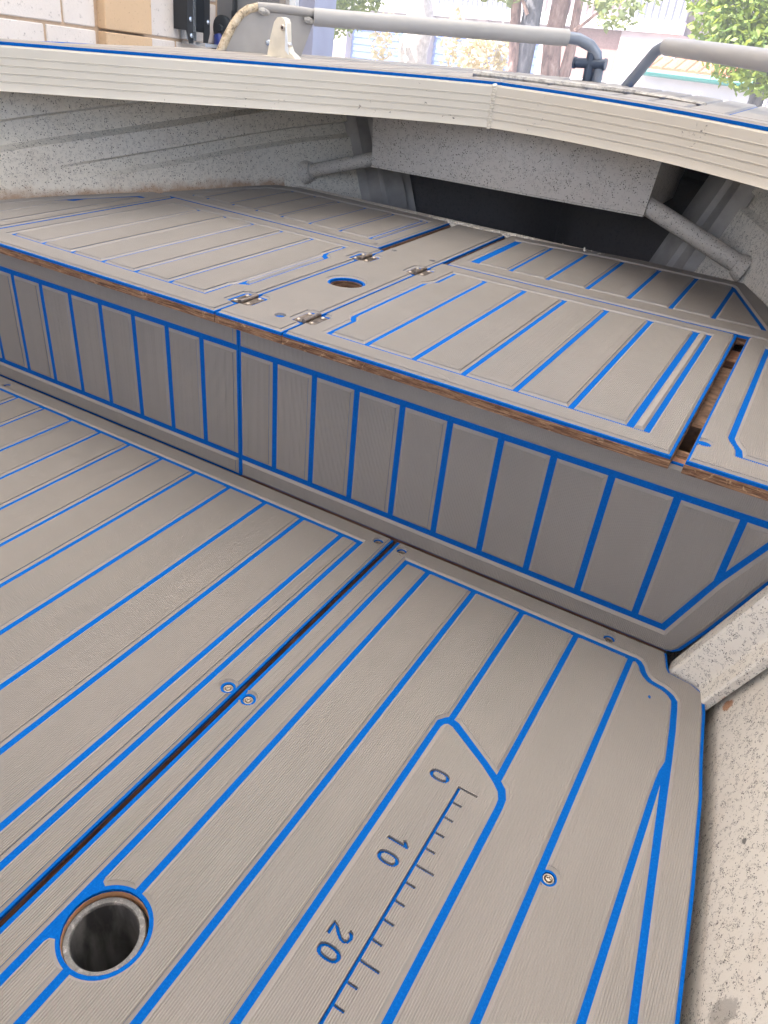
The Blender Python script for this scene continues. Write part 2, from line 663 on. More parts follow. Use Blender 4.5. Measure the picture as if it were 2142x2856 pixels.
def copy_thing(root, loc, label):
    c = root.copy()
    COL.objects.link(c)
    c.location = loc
    c['label'] = label
    ORIGIN[c] = Vector(loc)
    for ch in list(root.children):
        d = ch.copy()
        COL.objects.link(d)
        d.parent = c
        for g in list(ch.children):
            e = g.copy()
            COL.objects.link(e)
            e.parent = d
    return c


TP = dict(w0=0.0, w1=0.0037, inset=0.0030, hin=0.0030, ribs=True)


TF = dict(w0=0.0, w1=0.0037, inset=0.0022, hin=0.0030, ribs=True)


def recess(x, y, r=0.0078):
    """round screw recess inside a foam piece"""
    return (circle(x, y, r), 0.0006)


def notch_right(xe, cx, cy, r):
    """bite out of a right-hand edge, listed upwards"""
    th = math.acos((xe - cx) / r)
    return arc(cx, cy, r, -th, -(2 * pi - th), 20)


def notch_left(xe, cx, cy, r):
    """bite out of a left-hand edge, listed downwards"""
    th = math.acos((cx - xe) / r)
    return arc(cx, cy, r, pi - th, -(pi - th), 20)


GH = 0.0038

# screw meshes shared by every floor screw
_scr = None


def add_screw(parent, x, y, z, tilt=0.0):
    """pan-head screw in a cup washer, sunk in its recess: part screw, sub-part washer"""
    global _scr
    if _scr is None:
        cross = []
        a, b = 0.0007, 0.0024
        cross = [(a, b), (-a, b), (-a, a), (-b, a), (-b, -a), (-a, -a), (-a, -b), (a, -b), (a, -a), (b, -a), (b, a), (a, a)]
        o = piece('screw', 'screw_steel', None, FZ(0.0), circle(0, 0, 0.0042, 24), [cross], 0.0, 0.0028, 0.0011, 0.0002)
        m2 = MB().lathe([(0.0018, 0.0012), (0.0026, 0.0010)], n=12)
        k = len(o.data.vertices)
        vs = [tuple(v.co) for v in o.data.vertices] + m2.v
        fs = [tuple(p.vertices) for p in o.data.polygons] + [tuple(i + k for i in q) for q in [(0, 1, 2, 3, 4, 5, 6, 7, 8, 9, 10, 11)]]
        me = bpy.data.meshes.new('screw')
        me.from_pydata(vs[:k + 12], [], fs)
        me.materials.append(MATS['screw_steel'])
        bpy.data.objects.remove(o)
        w = MB().lathe([(0.0044, 0.0002), (0.0046, 0.0016), (0.0056, 0.0022), (0.0068, 0.0014), (0.0070, -0.0005), (0.0044, -0.0005)], n=24, closed=True)
        mw = bpy.data.meshes.new('washer')
        mw.from_pydata(w.v, [], w.f)
        mw.materials.append(MATS['screw_steel'])
        mw.shade_smooth()
        _scr = (me, mw)
    s = bpy.data.objects.new('screw', _scr[0])
    COL.objects.link(s)
    s.parent = parent
    s.location = Vector((x, y, z - 0.0022)) - ORIGIN[parent]
    s.scale = (0.86, 0.86, 0.9)
    s.rotation_euler = (0, 0, tilt)
    w = bpy.data.objects.new('washer', _scr[1])
    COL.objects.link(w)
    w.parent = s
    return s


# ------------------------------------------------------------------ ground and workshop shell
# the boat sits bow-up on its trailer: the building is tipped 3.1 degrees against the boat's own axes
TB = Matrix.Rotation(radians(-3.1), 4, 'X')


def place(o):
    """sets a thing of the workshop or street on the true level"""
    o.matrix_world = TB @ Matrix.Translation(o.location)
    return o


def flat_thing(mb, name, mat, label, cat, kind=None, group=None, smooth=False):
    o = mb.build(name, mat, None, smooth)
    o['label'] = label
    o['category'] = cat
    if kind:
        o['kind'] = kind
    if group:
        o['group'] = group
    o.matrix_world = TB
    return o


g = flat_thing(MB().add([(-70, -40, -0.704), (70, -40, -0.704), (70, 110, -0.704), (-70, 110, -0.704)], [(0, 1, 2, 3)]), 'ground', 'asphalt', 'pale sunlit yard and street ground outside the workshop', 'ground', 'structure')
g = flat_thing(MB().box(-3.2, 6.0, -6.0, 4.2, -0.9, -0.7), 'workshop_floor', 'concrete', 'bare concrete workshop floor under the boat', 'floor', 'structure')
RY = -0.9  # unseen roof; its milky and opaque runs are laid out to shape light
for x0, x1, y0, y1, mt, lb in (
        (-5.0, 0.75, RY, 4.1, 'roof_sheet', 'unseen milky roof run, added to light the boat softly from above and the left'),
        (0.75, 3.5, RY, 4.1, 'roof_opaque', 'unseen opaque roof run, added to cut the light from the upper right'),
        (3.5, 9.0, RY, 4.1, 'roof_sheet', 'unseen milky roof run, added to send low light from the right to the left hull'),
        (-5.0, 9.0, -7.0, RY + 0.15, 'roof_opaque', 'unseen opaque roof run, added to cut the light from behind on the step')):
    m = MB()
    nx = int((x1 - x0) / 0.25)
    RV = []
    for i in range(nx + 1):
        x = x0 + 0.25 * i
        dz = 3.985 if y0 < -5 else 4.0
        RV += [(x, y0, dz + 0.04 * (i % 2)), (x, y1, dz + 0.04 * (i % 2))]
    m.add(RV, [(2 * i, 2 * i + 2, 2 * i + 3, 2 * i + 1) for i in range(nx)])
    flat_thing(m, 'light_shaping_roof', mt, lb, 'roof', 'structure')

# ------------------------------------------------------------------ block wall on the left
wall = thing('block_wall', 'cream painted block wall with a tan pilaster, left of the boat bow', 'wall', (-3.2, 2.0, -0.7))
MB().box(-3.36, -3.203, -3.0, 3.68, -0.7, 3.9).build('mortar', 'mortar', wall)
CS, BL = 0.19, 0.40
for row in range(0, 12):
    z0 = 0.652 - 6 * CS + row * CS
    off = 2.655 if row % 2 == 0 else 2.556
    k = -3
    while True:
        y0 = off + k * BL
        y1 = y0 + BL
        k += 1
        if y0 > 3.67:
            break
        spans = [(y0, min(y1, 3.67))]
        if y0 < 2.84 < y1:
            spans = [(y0, 2.84)]
        elif 2.84 <= y0 and y1 <= 3.16:
            continue
        elif y0 < 3.16 < y1:
            spans = [(3.16, min(y1, 3.67))]
        for a, b in spans:
            if b - a < 0.03:
                continue
            d = random.uniform(-0.002, 0.002)
            MB().bevbox(-3.23, -3.196 + d, a + 0.006, b - 0.006, z0 + 0.006, z0 + CS - 0.006, 0.004).build('block', 'block_white', wall)
for row in range(0, 12):
    z0 = 0.652 - 6 * CS + row * CS
    MB().bevbox(-3.23, -3.15, 2.855, 3.145, z0 + 0.005, z0 + CS - 0.005, 0.004).build('pilaster_block', 'block_tan', wall)
place(wall)

br = thing('door_bracket', 'black steel door guide with a bright metal centre and foot, on the block wall', 'bracket', (-3.19, 3.41, 0.6))
m = MB()
for y0, y1 in ((3.335, 3.378), (3.462, 3.505)):
    m.prism([(y0, 0.70), (y0 + (0.02 if y0 < 3.4 else 0.0), 0.645), (y1 - (0.0 if y0 < 3.4 else 0.02), 0.645), (y1, 0.70), (y1, 2.4), (y0, 2.4)], lambda u, v: Vector((-3.10, u, v)), (-0.008, 0, 0))
    m.box(-3.19, -3.108, y0, y0 + 0.006, 0.70, 2.4)
for y0, y1 in ((3.335, 3.378), (3.462, 3.505)):
    pass
m.build('flange', 'black_steel', br)
MB().box(-3.19, -3.15, 3.384, 3.458, 0.66, 2.4).build('channel', 'zinc', br)
MB().box(-3.19, -3.03, 3.39, 3.50, 0.64, 0.656).build('foot', 'zinc', br)
for y, z in ((3.355, 0.75), (3.36, 0.68), (3.486, 0.75)):
    MB().lathe([(0.011, 0), (0.011, 0.006), (0.0, 0.009)], (-3.099, y, z), 10, Matrix.Rotation(pi / 2, 4, 'Y')).build('bolt', 'zinc', br, True)
place(br)

post = thing('door_surround', 'dark grey sheet metal door surround with pale blue edges at the workshop opening', 'door frame', (-3.0, 3.72, -0.7))
MB().box(-3.4, -2.80, 3.74, 3.80, -0.7, 3.9).build('panel', 'door_grey', post)
MB().tube([(-3.12, 3.725, -0.7), (-3.12, 3.725, 3.8)], 0.014, 8).build('conduit', 'black_steel', post, True)
MB().box(-2.82, -2.78, 3.72, 3.79, -0.7, 3.9).build('trim', 'bare_alloy', post)
MB().box(-2.779, -2.74, 3.75, 3.84, -0.7, 3.9).build('guide', 'jamb_white', post)
MB().box(-2.739, -2.64, 3.78, 3.98, -0.7, 3.9).build('jamb', 'jamb_blue', post)
place(post)

tool = thing('blue_clamp', 'black and blue handled clamp hanging by the dark grey door panel', 'clamp', (-3.12, 3.68, 0.6))
MB().lathe([(0.0, -0.02), (0.052, -0.02), (0.06, -0.008), (0.06, 0.012), (0.05, 0.02), (0.018, 0.02), (0.014, 0.032), (0, 0.032)], (-3.145, 3.66, 0.735), 22, Matrix.Rotation(pi / 2, 4, 'X')).build('knob', 'tool_black', tool, True)
MB().tube([(-3.165, 3.65, 0.70), (-3.15, 3.645, 0.66), (-3.12, 3.64, 0.60), (-3.09, 3.64, 0.55), (-3.06, 3.64, 0.50)], [0.028, 0.034, 0.036, 0.036, 0.028], 12).build('handle', 'tool_blue', tool, True)
m = MB().box(-3.10, -2.98, 3.675, 3.72, 0.66, 0.70).box(-3.10, -2.98, 3.675, 3.72, 0.73, 0.75).box(-3.10, -2.98, 3.675, 3.72, 0.78, 0.82).box(-3.10, -3.085, 3.68, 3.72, 0.64, 0.82).box(-2.995, -2.98, 3.68, 3.72, 0.64, 0.82)
m.build('slatted_body', 'tool_black', tool)
place(tool)

# ------------------------------------------------------------------ boat hull
HC = -0.65


def interp(t, y):
    if y <= t[0][0]:
        return t[0][1]
    for (a, p), (b, q) in zip(t, t[1:]):
        if y <= b:
            return p + (q - p) * (y - a) / (b - a)
    return t[-1][1]


HF = [(-0.8, .84), (-0.1, .827), (0.15, .812), (0.39, .793), (0.52, .782), (0.63, .77), (0.76, .75), (0.9, .725), (1.2, .63), (1.5, .50), (1.72, .42), (1.92, .28), (2.05, .12), (2.12, .02), (2.20, .0)]
HD = [(-0.8, .96), (0.15, .925), (0.5, .89), (0.84, .85), (1.01, .808), (1.139, .77), (1.298, .705), (1.42, .66), (1.557, .618), (1.626, .587), (1.72, .542), (1.84, .45), (1.92, .385), (2.02, .25), (2.10, .08), (2.20, .0005)]
HP = [(-0.8, 1.02), (0.5, .96), (0.84, .905), (1.05, .835), (1.25, .765), (1.45, .69), (1.65, .625), (1.76, .585), (1.87, .53), (1.98, .43), (2.06, .32), (2.14, .17), (2.20, .0125)]


def zdeck(x, y=0):
    return 0.5755 + (0.0060 if x > -.66 else 0.0105) * (x + 0.66) / 0.6


hull = thing('boat_hull', 'cream painted aluminium boat hull, open foredeck with speckled insides, seen towards the bow', 'boat', (HC, 0.8, -0.3))
ys = [-2.2, -1.4, -0.8, -0.4, 0, 0.2, 0.4, 0.6, 0.76, 0.84, 0.92, 1.01, 1.08, 1.139, 1.2, 1.25, 1.298, 1.36, 1.42, 1.5, 1.557, 1.626, 1.68, 1.72, 1.78, 1.84, 1.88, 1.92, 1.98, 2.02, 2.06, 2.10, 2.14, 2.20]
for sg, nm in ((-1, 'left'), (1, 'right')):
    V, F = [], []
    prof_n = 0
    for y in ys:
        hf, hd, hp = interp(HF, y), interp(HD, y), interp(HP, y)
        hp = max(hp, hd + (0.012 if y < 2.19 else 0))
        zs = 0.375 + 0.13 * (y - 1.0)
        zs = min(max(zs, 0.33), 0.50)
        hf += 0.003
        pr = [(max(hf - 0.02, 0), -0.20), (hf - 0.001, -0.012), (hf, 0.0), (hd, 0.286)]

        def at(z):
            return hd + (hp - hd) * (z - 0.286) / 0.285
        z2 = max(zs - 0.085, 0.296)
        g2 = min(max((y - 1.1) / 0.25, 0), 1) * 0.016
        pr += [(at(z2), z2), (at(z2 + .007) + g2, z2 + .007), (at(z2 + .03) + g2, z2 + .03), (at(z2 + .036), z2 + .036)]
        zs = max(zs, z2 + .05)
        pr += [(at(zs - 0.008), zs - 0.008), (at(zs) + 0.020, zs), (at(zs + 0.04) + 0.020, zs + 0.04), (at(zs + 0.048), zs + 0.048)]
        zt = zdeck(HC + sg * hp) - 0.003
        pr += [(hp, zt)]
        prof_n = len(pr)
        V += [(HC + sg * x, y, z) for x, z in pr]
    for i in range(len(ys) - 1):
        for k in range(prof_n - 1):
            a = i * prof_n + k
            q = (a, a + 1, a + prof_n + 1, a + prof_n)
            F.append(q if sg > 0 else q[::-1])
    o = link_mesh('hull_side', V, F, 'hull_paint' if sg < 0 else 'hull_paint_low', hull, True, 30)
    o.data.materials.append(MATS['hull_shade_bow'])  # painted shade for the faces towards the bow
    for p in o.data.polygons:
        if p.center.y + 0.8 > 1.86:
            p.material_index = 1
    o['label'] = 'left hull side, grubby cream with fine black speckles' if sg < 0 else 'right hull side, bright cream with black speckles'
m = MB()
for i in range(len(ys) - 1):
    y0, y1 = ys[i], ys[i + 1]
    a, b = interp(HF, y0) + 0.006, interp(HF, y1) + 0.006
    m.add([(HC - a, y0, -0.19), (HC + a, y0, -0.19), (HC + b, y1, -0.19), (HC - b, y1, -0.19)], [(0, 1, 2, 3)])
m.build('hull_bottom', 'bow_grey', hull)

MB().box(HC - 1.0, HC + 1.0, -2.24, -2.2, -0.2, 0.57).build('transom', 'hull_paint_low', hull)
MB().bevbox(HC - .80, HC + .80, -1.25, -.60, -0.02, 0.42, .015).build('rear_light_blocker', 'bare_alloy', hull)  # unseen block added to keep low light from behind off the step
# the hat-section rib standing on the right hull by the step
d = Vector((0.385, 0, 1)).normalized()
nn = Vector((-1, 0, 0.385)).normalized()
p0 = Vector((0.088, 0, -0.03))
m = MB()
prof = [(0.839, 0.0), (0.839, 0.058), (0.837, 0.061), (0.8140, 0.061), (0.8105, 0.058), (0.8015, 0.028), (0.7985, 0.025), (0.777, 0.021), (0.775, 0.018), (0.777, 0.008), (0.83, 0.006)]
L = [0.0, 0.10, 0.2, 0.31]
V = []
for s in L:
    for (y, h) in prof:
        V.append(p0 + d * s + nn * h + Vector((0, y, 0)))
k = len(prof)
F = []
for i in range(len(L) - 1):
    for j in range(k - 1):
        F.append((i * k + j, i * k + j + 1, (i + 1) * k + j + 1, (i + 1) * k + j))
F.append(tuple(range(k)))
link_mesh('rib', V, F, 'hull_paint_low', hull)['label'] = 'speckled cream hat-section rib beside the step'

# coaming beam under the edge of the foredeck, two lengths welded at the middle
BT = [(-1.66, 0.66), (-1.53, .83), (-1.375, 1.000), (-1.249, 1.115), (-1.128, 1.235), (-.997, 1.365), (-.853, 1.485), (-.759, 1.550), (-.66, 1.600)]
BR = [(-.66, 1.600), (-.552, 1.580), (-.444, 1.545), (-.2785, 1.462), (-.114, 1.335), (0.02, 1.195), (0.14, 1.04), (0.26, 0.86)]


def smooth_line(P, n=5):
    out = []
    for i in range(len(P) - 1):
        a = Vector(P[max(i - 1, 0)])
        b, c = Vector(P[i]), Vector(P[i + 1])
        e = Vector(P[min(i + 2, len(P) - 1)])
        for k in range(n):
            t = k / n
            out.append(0.5 * ((2 * b) + (c - a) * t + (2 * a - 5 * b + 4 * c - e) * t * t + (3 * b - a - 3 * c + e) * t ** 3))
    out.append(Vector(P[-1]))
    return [(p.x, p.y) for p in out]


BTS, BRS = smooth_line(BT), smooth_line(BR)


def zbt(x):
    return 0.5755 + (0.0060 if x > -.66 else 0.0105) * (x + 0.66) / 0.6 * (1.0 if x > -.66 else 1.0)


def zbb(x):
    return 0.4985 + (0.010 * (x + 0.66) / 0.55 if x > -.66 else 0.008 * (x + 0.66) / 0.7)


prof = [(0.020, -0.02), (0.002, -0.012), (-0.001, 0.0), (0.0, 0.03)]
for c in (0.215, 0.395, 0.57, 0.745):
    prof += [(0.0, c - 0.035), (0.0014, c - 0.028), (0.0014, c - 0.002), (-0.0006, c + 0.008), (0.0, c + 0.02)]
prof += [(0.0, 0.955), (0.0012, 0.985), (0.004, 1.0), (0.05, 1.002)]
for line, nm in ((BTS, 0), (BRS, 1)):
    V, F = [], []
    n = len(line)
    for i, (x, y) in enumerate(line):
        a, b = line[max(i - 1, 0)], line[min(i + 1, n - 1)]
        t = Vector((b[0] - a[0], b[1] - a[1])).normalized()
        nv = Vector((-t.y, t.x))
        if (nm == 0 and i == n - 1) or (nm == 1 and i == 0):
            nv = Vector((0, 1))
        z0, z1 = zbb(x), zbt(x)
        for dd, h in prof:
            V.append((x + nv.x * dd, y + nv.y * dd, z0 + (z1 - z0) * h))
    k = len(prof)
    for i in range(n - 1):
        for j in range(k - 1):
            F.append((i * k + j, (i + 1) * k + j, (i + 1) * k + j + 1, i * k + j + 1))
    link_mesh('coaming_beam', V, F, 'cream_paint', hull, True, 25)
m = MB()
for i in range(17):
    z = 0.4995 + i * 0.0047
    m.lathe([(0.0, -0.0026), (0.0046, -0.0020), (0.0058, 0.0), (0.0044, 0.0018), (0.0, 0.0026)], (-.6605 + random.uniform(-.0012, .0012), 1.6005, z), 10, Matrix.Rotation(radians(38), 4, 'X'))
o = m.build('weld_bead', 'cream_paint', hull, True)

# foredeck sheet
gun = [(HC - interp(HP, y), y) for y in (0.62, 0.84, 1.05, 1.25, 1.45, 1.65, 1.76, 1.87, 1.98, 2.06, 2.14, 2.20)]
gunr = [(2 * HC - x, y) for x, y in gun]


def resample(P, n):
    ds = [0]
    for a, b in zip(P, P[1:]):
        ds.append(ds[-1] + hypot(b[0] - a[0], b[1] - a[1]))
    out = []
    for i in range(n):
        s = ds[-1] * i / (n - 1)
        for k in range(len(P) - 1):
            if s <= ds[k + 1] + 1e-9:
                t = (s - ds[k]) / (ds[k + 1] - ds[k])
                out.append((P[k][0] + (P[k + 1][0] - P[k][0]) * t, P[k][1] + (P[k + 1][1] - P[k][1]) * t))
                break
    return out


V, F = [], []
N = 30
for beam, gn in ((BTS, gun), (BRS[::-1], gunr)):
    A, B = resample(beam, N), resample(gn, N)
    k0 = len(V)
    for a, b in zip(A, B):
        V.append((a[0], a[1] + 0.004, zdeck(a[0]) - 0.0035))
        V.append((b[0], b[1], zdeck(b[0]) - 0.0035))
    for i in range(N - 1):
        F.append((k0 + 2 * i, k0 + 2 * i + 2, k0 + 2 * i + 3, k0 + 2 * i + 1))
link_mesh('foredeck_sheet', V, F, 'cream_paint', hull)
m = MB()
gl = [(x, y, zdeck(x) - 0.016) for x, y in gun] + [(x, y, zdeck(x) - 0.016) for x, y in gunr[::-1]]
m.tube(gl, 0.014, 10)
m.build('gunwale', 'bare_alloy', hull, True)

# anchor well box hanging under the foredeck, its two struts and the bow frames
m = MB()
m.prism([(-.990, .366), (-.325, .375), (-.313, .563), (-1.004, .563)], lambda u, v: Vector((u, 1.70, v)), (0, 0.36, 0))
o = m.build('anchor_well_box', 'box_paint', hull)
o['label'] = 'grey speckled box hanging under the foredeck'
MB().prism([(-.990, .366), (-.325, .375), (-.325, .372), (-.990, .363)], lambda u, v: Vector((u, 1.694, v)), (0, 0.02, 0)).build('box_lip', 'box_paint', hull)
MB().tube([(-.975, 1.725, .385), (-1.08, 1.725, .352), (-1.21, 1.725, .312)], 0.0165, 14).build('strut', 'box_paint', hull, True)
MB().tube([(-.335, 1.725, .392), (-.22, 1.725, .352), (-.095, 1.725, .306)], 0.0190, 14).build('strut', 'box_paint', hull, True)
for p in ((-1.19, 1.722, .318), (-.112, 1.722, .311)):
    MB().lathe([(0.030, -0.014), (0.026, 0.0), (0.0215, 0.010), (0.0, 0.012)], p, 16, Matrix.Rotation(radians(-72 if p[0] > -.6 else 72), 4, 'Y')).build('weld_collar', 'box_paint', hull, True)
for sg in (-1, 1):
    m = MB()
    for y0, y1, q in ((1.835, 1.862, 0.030), (1.862, 1.905, 0.045), (1.905, 1.93, 0.030)):
        V = []
        for z in (0.10, 0.2, 0.286, 0.40, 0.48, 0.57):
            for y in (y0, y1):
                hd, hp = interp(HD, y), interp(HP, y)
                hf = interp(HF, y)
                w = hd + (max(hp, hd) - hd) * (z - .286) / .285
                V += [(HC + sg * (w + 0.01), y, z), (HC + sg * (w - q), y, z)]
        F = []
        for i in range(5):
            a = i * 4
            F += [(a, a + 1, a + 5, a + 4), (a + 1, a + 3, a + 7, a + 5), (a + 3, a + 2, a + 6, a + 7)]
        m.add(V, F)
    m.build('bow_frame', 'bare_alloy', hull)
# stem plate closes the hull at the bow
MB().box(HC - 0.045, HC + 0.045, 2.199, 2.215, -0.2, 0.566).build('stem', 'hull_shade_bow', hull)
# crumbs of old sealant along the back of the casting deck
m = MB()
for i in range(420):
    big = i < 300
    c = random.choice((-.765, -.735, -.71, -.60, -.575)) if big else 0
    x = random.gauss(c, .022) if big else random.uniform(-.92, -.38)
    y = 1.656 + random.gauss(0, 0.004) + (0.008 if x > -.6 else 0)
    r = abs(random.gauss(0, .0022)) + .0010
    M = Matrix.Rotation(random.uniform(0, 3), 4, (random.random(), random.random(), random.random())) @ Matrix.Diagonal((random.uniform(.6, 2.2), random.uniform(.6, 1.4), random.uniform(.4, 1), 1))
    m.lathe([(0, -r * .7), (r * .8, -r * .3), (r, r * .2), (0, r * .8)], (x, y, 0.285 + random.uniform(-0.004, 0.004)), 5, M)
m.box(-1.2, -.12, 1.668, 1.70, 0.262, 0.2835)
o = m.build('sealant_crumbs', 'crumb', hull)
o['kind'] = 'stuff'

# ------------------------------------------------------------------ foredeck foam pads
def beam_y(line, x):
    for a, b in zip(line, line[1:]):
        if a[0] <= x <= b[0]:
            return a[1] + (b[1] - a[1]) * (x - a[0]) / (b[0] - a[0])
    return line[-1][1] if x > line[-1][0] else line[0][1]


FDL = FZ(lambda u, v: zdeck(u) + 0.0032)
for line, gn, x_seam, side in ((BTS, gun, -.652, -1), (BRS, gunr, -.648, 1)):
    lab = 'taupe foam pad on the foredeck, left of the middle seam' if side < 0 else 'taupe foam pad on the foredeck, right of the middle seam'
    root = thing('foredeck_pad', lab, 'foam pad', (-.9 if side < 0 else -.35, 1.6, 0.57), 'foam pads on the foredeck')
    lim = -1.42 if side < 0 else 0.12
    xs = [lim + (x_seam - lim) * i / 40 for i in range(41)]

    def gy(x):
        G = sorted(gn)
        for a, b in zip(G, G[1:]):
            if a[0] <= x <= b[0]:
                return a[1] + (b[1] - a[1]) * (x - a[0]) / (b[0] - a[0])
        return 2.1
    lo = [(x, beam_y(line, x) + 0.004) for x in xs]
    hi = [(x, max(beam_y(line, x) + 0.035, gy(x) - 0.06)) for x in xs]
    piece('foam_base', 'foam_blue', root, FDL, lo + hi[::-1], (), -0.003, 0.002)
    lo1 = [(x, beam_y(line, x) + 0.008) for x in xs]
    hi1 = [(x, min(beam_y(line, x) + 0.055, gy(x) - 0.065)) for x in xs]
    hi1 = [(a[0], max(a[1], l[1] + 0.02)) for a, l in zip(hi1, lo1)]
    piece('border', 'foam', root, FDL, lo1 + hi1[::-1], (), 0.002, 0.0055, 0.003, 0, False)
    x = x_seam + side * 0.006
    while abs(x - x_seam) < 0.66:
        xa, xb = sorted((x, x + side * 0.068))
        ss = [xa + (xb - xa) * i / 4 for i in range(5)]
        a = [(q, beam_y(line, q) + 0.061) for q in ss]
        b = [(q, gy(q) - 0.066) for q in ss]
        if min(q[1] - p[1] for p, q in zip(a, b)) > 0.02:
            piece('plank', 'foam', root, FDL, a + b[::-1], (), 0.002, 0.0055, 0.003, 0, False)
        x += side * 0.0755

# worn metal trim of the anchor hatch behind the seam
trim = thing('anchor_hatch_trim', 'worn cream and grey metal hatch trim lying on the middle of the foredeck', 'hatch trim', (-.5, 1.68, .58))
m = MB().tube([(-.735, 1.655, .5875), (-.60, 1.675, .5885), (-.50, 1.692, .589), (-.405, 1.705, .590)], 0.009, 8, True, 0.7)
m.build('bar', 'worn_trim', trim, True)
MB().tube([(-.405, 1.705, .590), (-.33, 1.68, .590), (-.26, 1.64, .589)], 0.0075, 8, True, 0.5).build('bar', 'worn_trim', trim, True)
MB().box(-.70, -.43, 1.715, 1.93, .5835, .5865).build('lid', 'foam', trim)

# ------------------------------------------------------------------ things on the foredeck
A0 = Vector((-1.266, 1.483, 0))
DV = Vector((.121, .177, 0)).normalized()
rail = thing('bow_rail', 'left bow rail with a welded grey end plate and a thick grey sleeve', 'rail', (-1.25, 1.5, .575), 'bow rails')


def pl(s, z):
    return A0 + DV * s + Vector((0, 0, z))


NV = Vector((-DV.y, DV.x, 0))
plate = [(0.004, .572), (0.020, .606), (0.038, .634), (0.058, .651), (0.080, .659), (0.12, .661), (0.213, .660), (0.211, .641), (0.1835, .574)]
MB().prism(plate, pl, NV * 0.004).build('end_plate', 'plate_grey', rail)
MB().tube([pl(s, z) + NV * 0.002 for s, z in ((-0.004, .570), (0.010, .597), (0.026, .623), (0.043, .643), (0.062, .655), (0.082, .6605))], [0.0095, 0.009, 0.0085, 0.0085, 0.0085, 0.008], 10).build('welded_tube', 'weld_tube', rail, True)
MB().tube([pl(s, z) + NV * 0.002 for s, z in ((0.080, .6605), (0.121, .6615), (0.17, .661), (0.213, .6595))], 0.0095, 10).build('end_tube', 'plate_grey', rail, True)
for s, z in ((0.0905, .6535), (0.196, .6455)):
    MB().tube([pl(s - .009, z + .001) - NV * 0.006, pl(s, z) - NV * 0.008, pl(s + .014, z - .002) - NV * 0.006], [0.005, 0.0075, 0.004], 8).build('weld', 'worn_trim', rail, True)
Mp = Matrix((DV.to_tuple() + (0,), (0, 0, 1, 0), (-NV).to_tuple() + (0,), (0, 0, 0, 1))).transposed()
MB().lathe([(0.0062, 0.0), (0.0058, 0.002), (0.0028, 0.003), (0.0024, 0.001), (0.0, 0.001)], pl(0.1054, .5961) - NV * 0.0005, 16, Mp).build('rivet', 'zinc', rail, True)
e0 = pl(0.212, .653)
MB().tube([e0, e0.lerp(Vector((-.667, 2.015, .6675)), .5), Vector((-.667, 2.015, .6675))], 0.0178, 18).build('sleeve', 'rail_grey', rail, True)
MB().tube([(-.67, 2.013, .6675), (-.645, 2.03, .667), (-.618, 2.045, .657), (-.600, 2.055, .640), (-.590, 2.06, .615), (-.588, 2.06, .575)], 0.0125, 12).build('tube', 'rail_tube', rail, True)

rail2 = thing('bow_rail', 'right bow rail, a dark bent tube running into a thick grey sleeve', 'rail', (-.5, 2.04, .58), 'bow rails')
MB().tube([(-.517, 2.045, .575), (-.495, 2.035, .605), (-.470, 2.02, .640), (-.455, 2.01, .660), (-.435, 1.99, .6705), (-.40, 1.95, .672)], 0.0125, 12).build('tube', 'rail_tube', rail2, True)
MB().tube([(-.425, 1.977, .6715), (-.30, 1.82, .670), (-.179, 1.66, .667), (0.02, 1.42, .663), (.12, 1.28, .660)], 0.0178, 18).build('sleeve', 'rail_grey', rail2, True)

fit = thing('folding_cleat', 'cream painted upright cleat fitting on the foredeck in front of the grey end plate', 'cleat', (-1.115, 1.5, .573))
fp = [(-1.1493, .5745), (-1.0745, .5765), (-1.0816, .5825), (-1.0924, .5885), (-1.1000, .6032), (-1.1025, .6381), (-1.1065, .6455), (-1.1145, .6478), (-1.1230, .6468), (-1.1320, .6376), (-1.1400, .6142), (-1.1480, .583)]
FB = MB()
tri = None
FB.prism([(x, z) for x, z in fp], lambda u, v: Vector((u, 1.492, v)), (0, 0.02, 0))
FB.build('body', 'fitting_cream', fit)
MB().box(-1.153, -1.071, 1.478, 1.522, .5705, .5760).build('foot', 'fitting_cream', fit)
MB().prism([(-1.1010, .640), (-1.1010, .590), (-1.092, .583), (-1.094, .60), (-1.0985, .636)], lambda u, v: Vector((u, 1.491, v)), (0, -0.0015, 0)).build('edge_strip', 'jamb_white', fit)
Mx = Matrix.Rotation(pi / 2, 4, 'X')
MB().lathe([(0.0046, 0.0), (0.0056, 0.002), (0.0046, 0.003), (0.0028, 0.003), (0.0028, -0.001)], (-1.1075, 1.4905, .6295), 16, Mx, True).build('eyelet', 'steel', fit, True)
MB().lathe([(0.0, 0.0025), (0.0027, 0.0025)], (-1.1075, 1.4905, .6295), 16, Mx).build('eyelet_shade_disc', 'recess_shade', fit)  # near-black disc, the shade inside the eyelet put into its colour
MB().lathe([(0.0046, -0.004), (0.0046, 0.004), (0.003, 0.006), (0.0, 0.006)], (-1.0945, 1.496, .6005), 14, Mx).build('bolt', 'steel', fit, True)

bol = thing('bollard', 'dark cross-shaped mooring bollard standing at the bow between the rails', 'bollard', (-.611, 2.05, .58))
MB().tube([(-.611, 2.05, .574), (-.611, 2.05, .60), (-.612, 2.05, .645)], 0.0108, 16).build('post', 'bollard_dark', bol, True)
MB().lathe([(0.0112, 0.0), (0.0125, 0.0), (0.0125, 0.0035), (0.0, 0.004)], (-.612, 2.05, .645), 16).build('top_cap', 'bollard_dark', bol, True)
MB().tube([(-.645, 2.045, .6193), (-.578, 2.055, .6225)], 0.0108, 16).build('crossbar', 'bollard_dark', bol, True)
for p, sgn in (((-.647, 2.0447, .6192), -1), ((-.576, 2.0553, .6226), 1)):
    MB().lathe([(0.0, -0.0025), (0.0128, -0.0025), (0.0128, 0.0025), (0.0, 0.0025)], p, 16, Matrix.Rotation(radians(90), 4, 'Y')).build('end_cap', 'bollard_dark', bol, True)
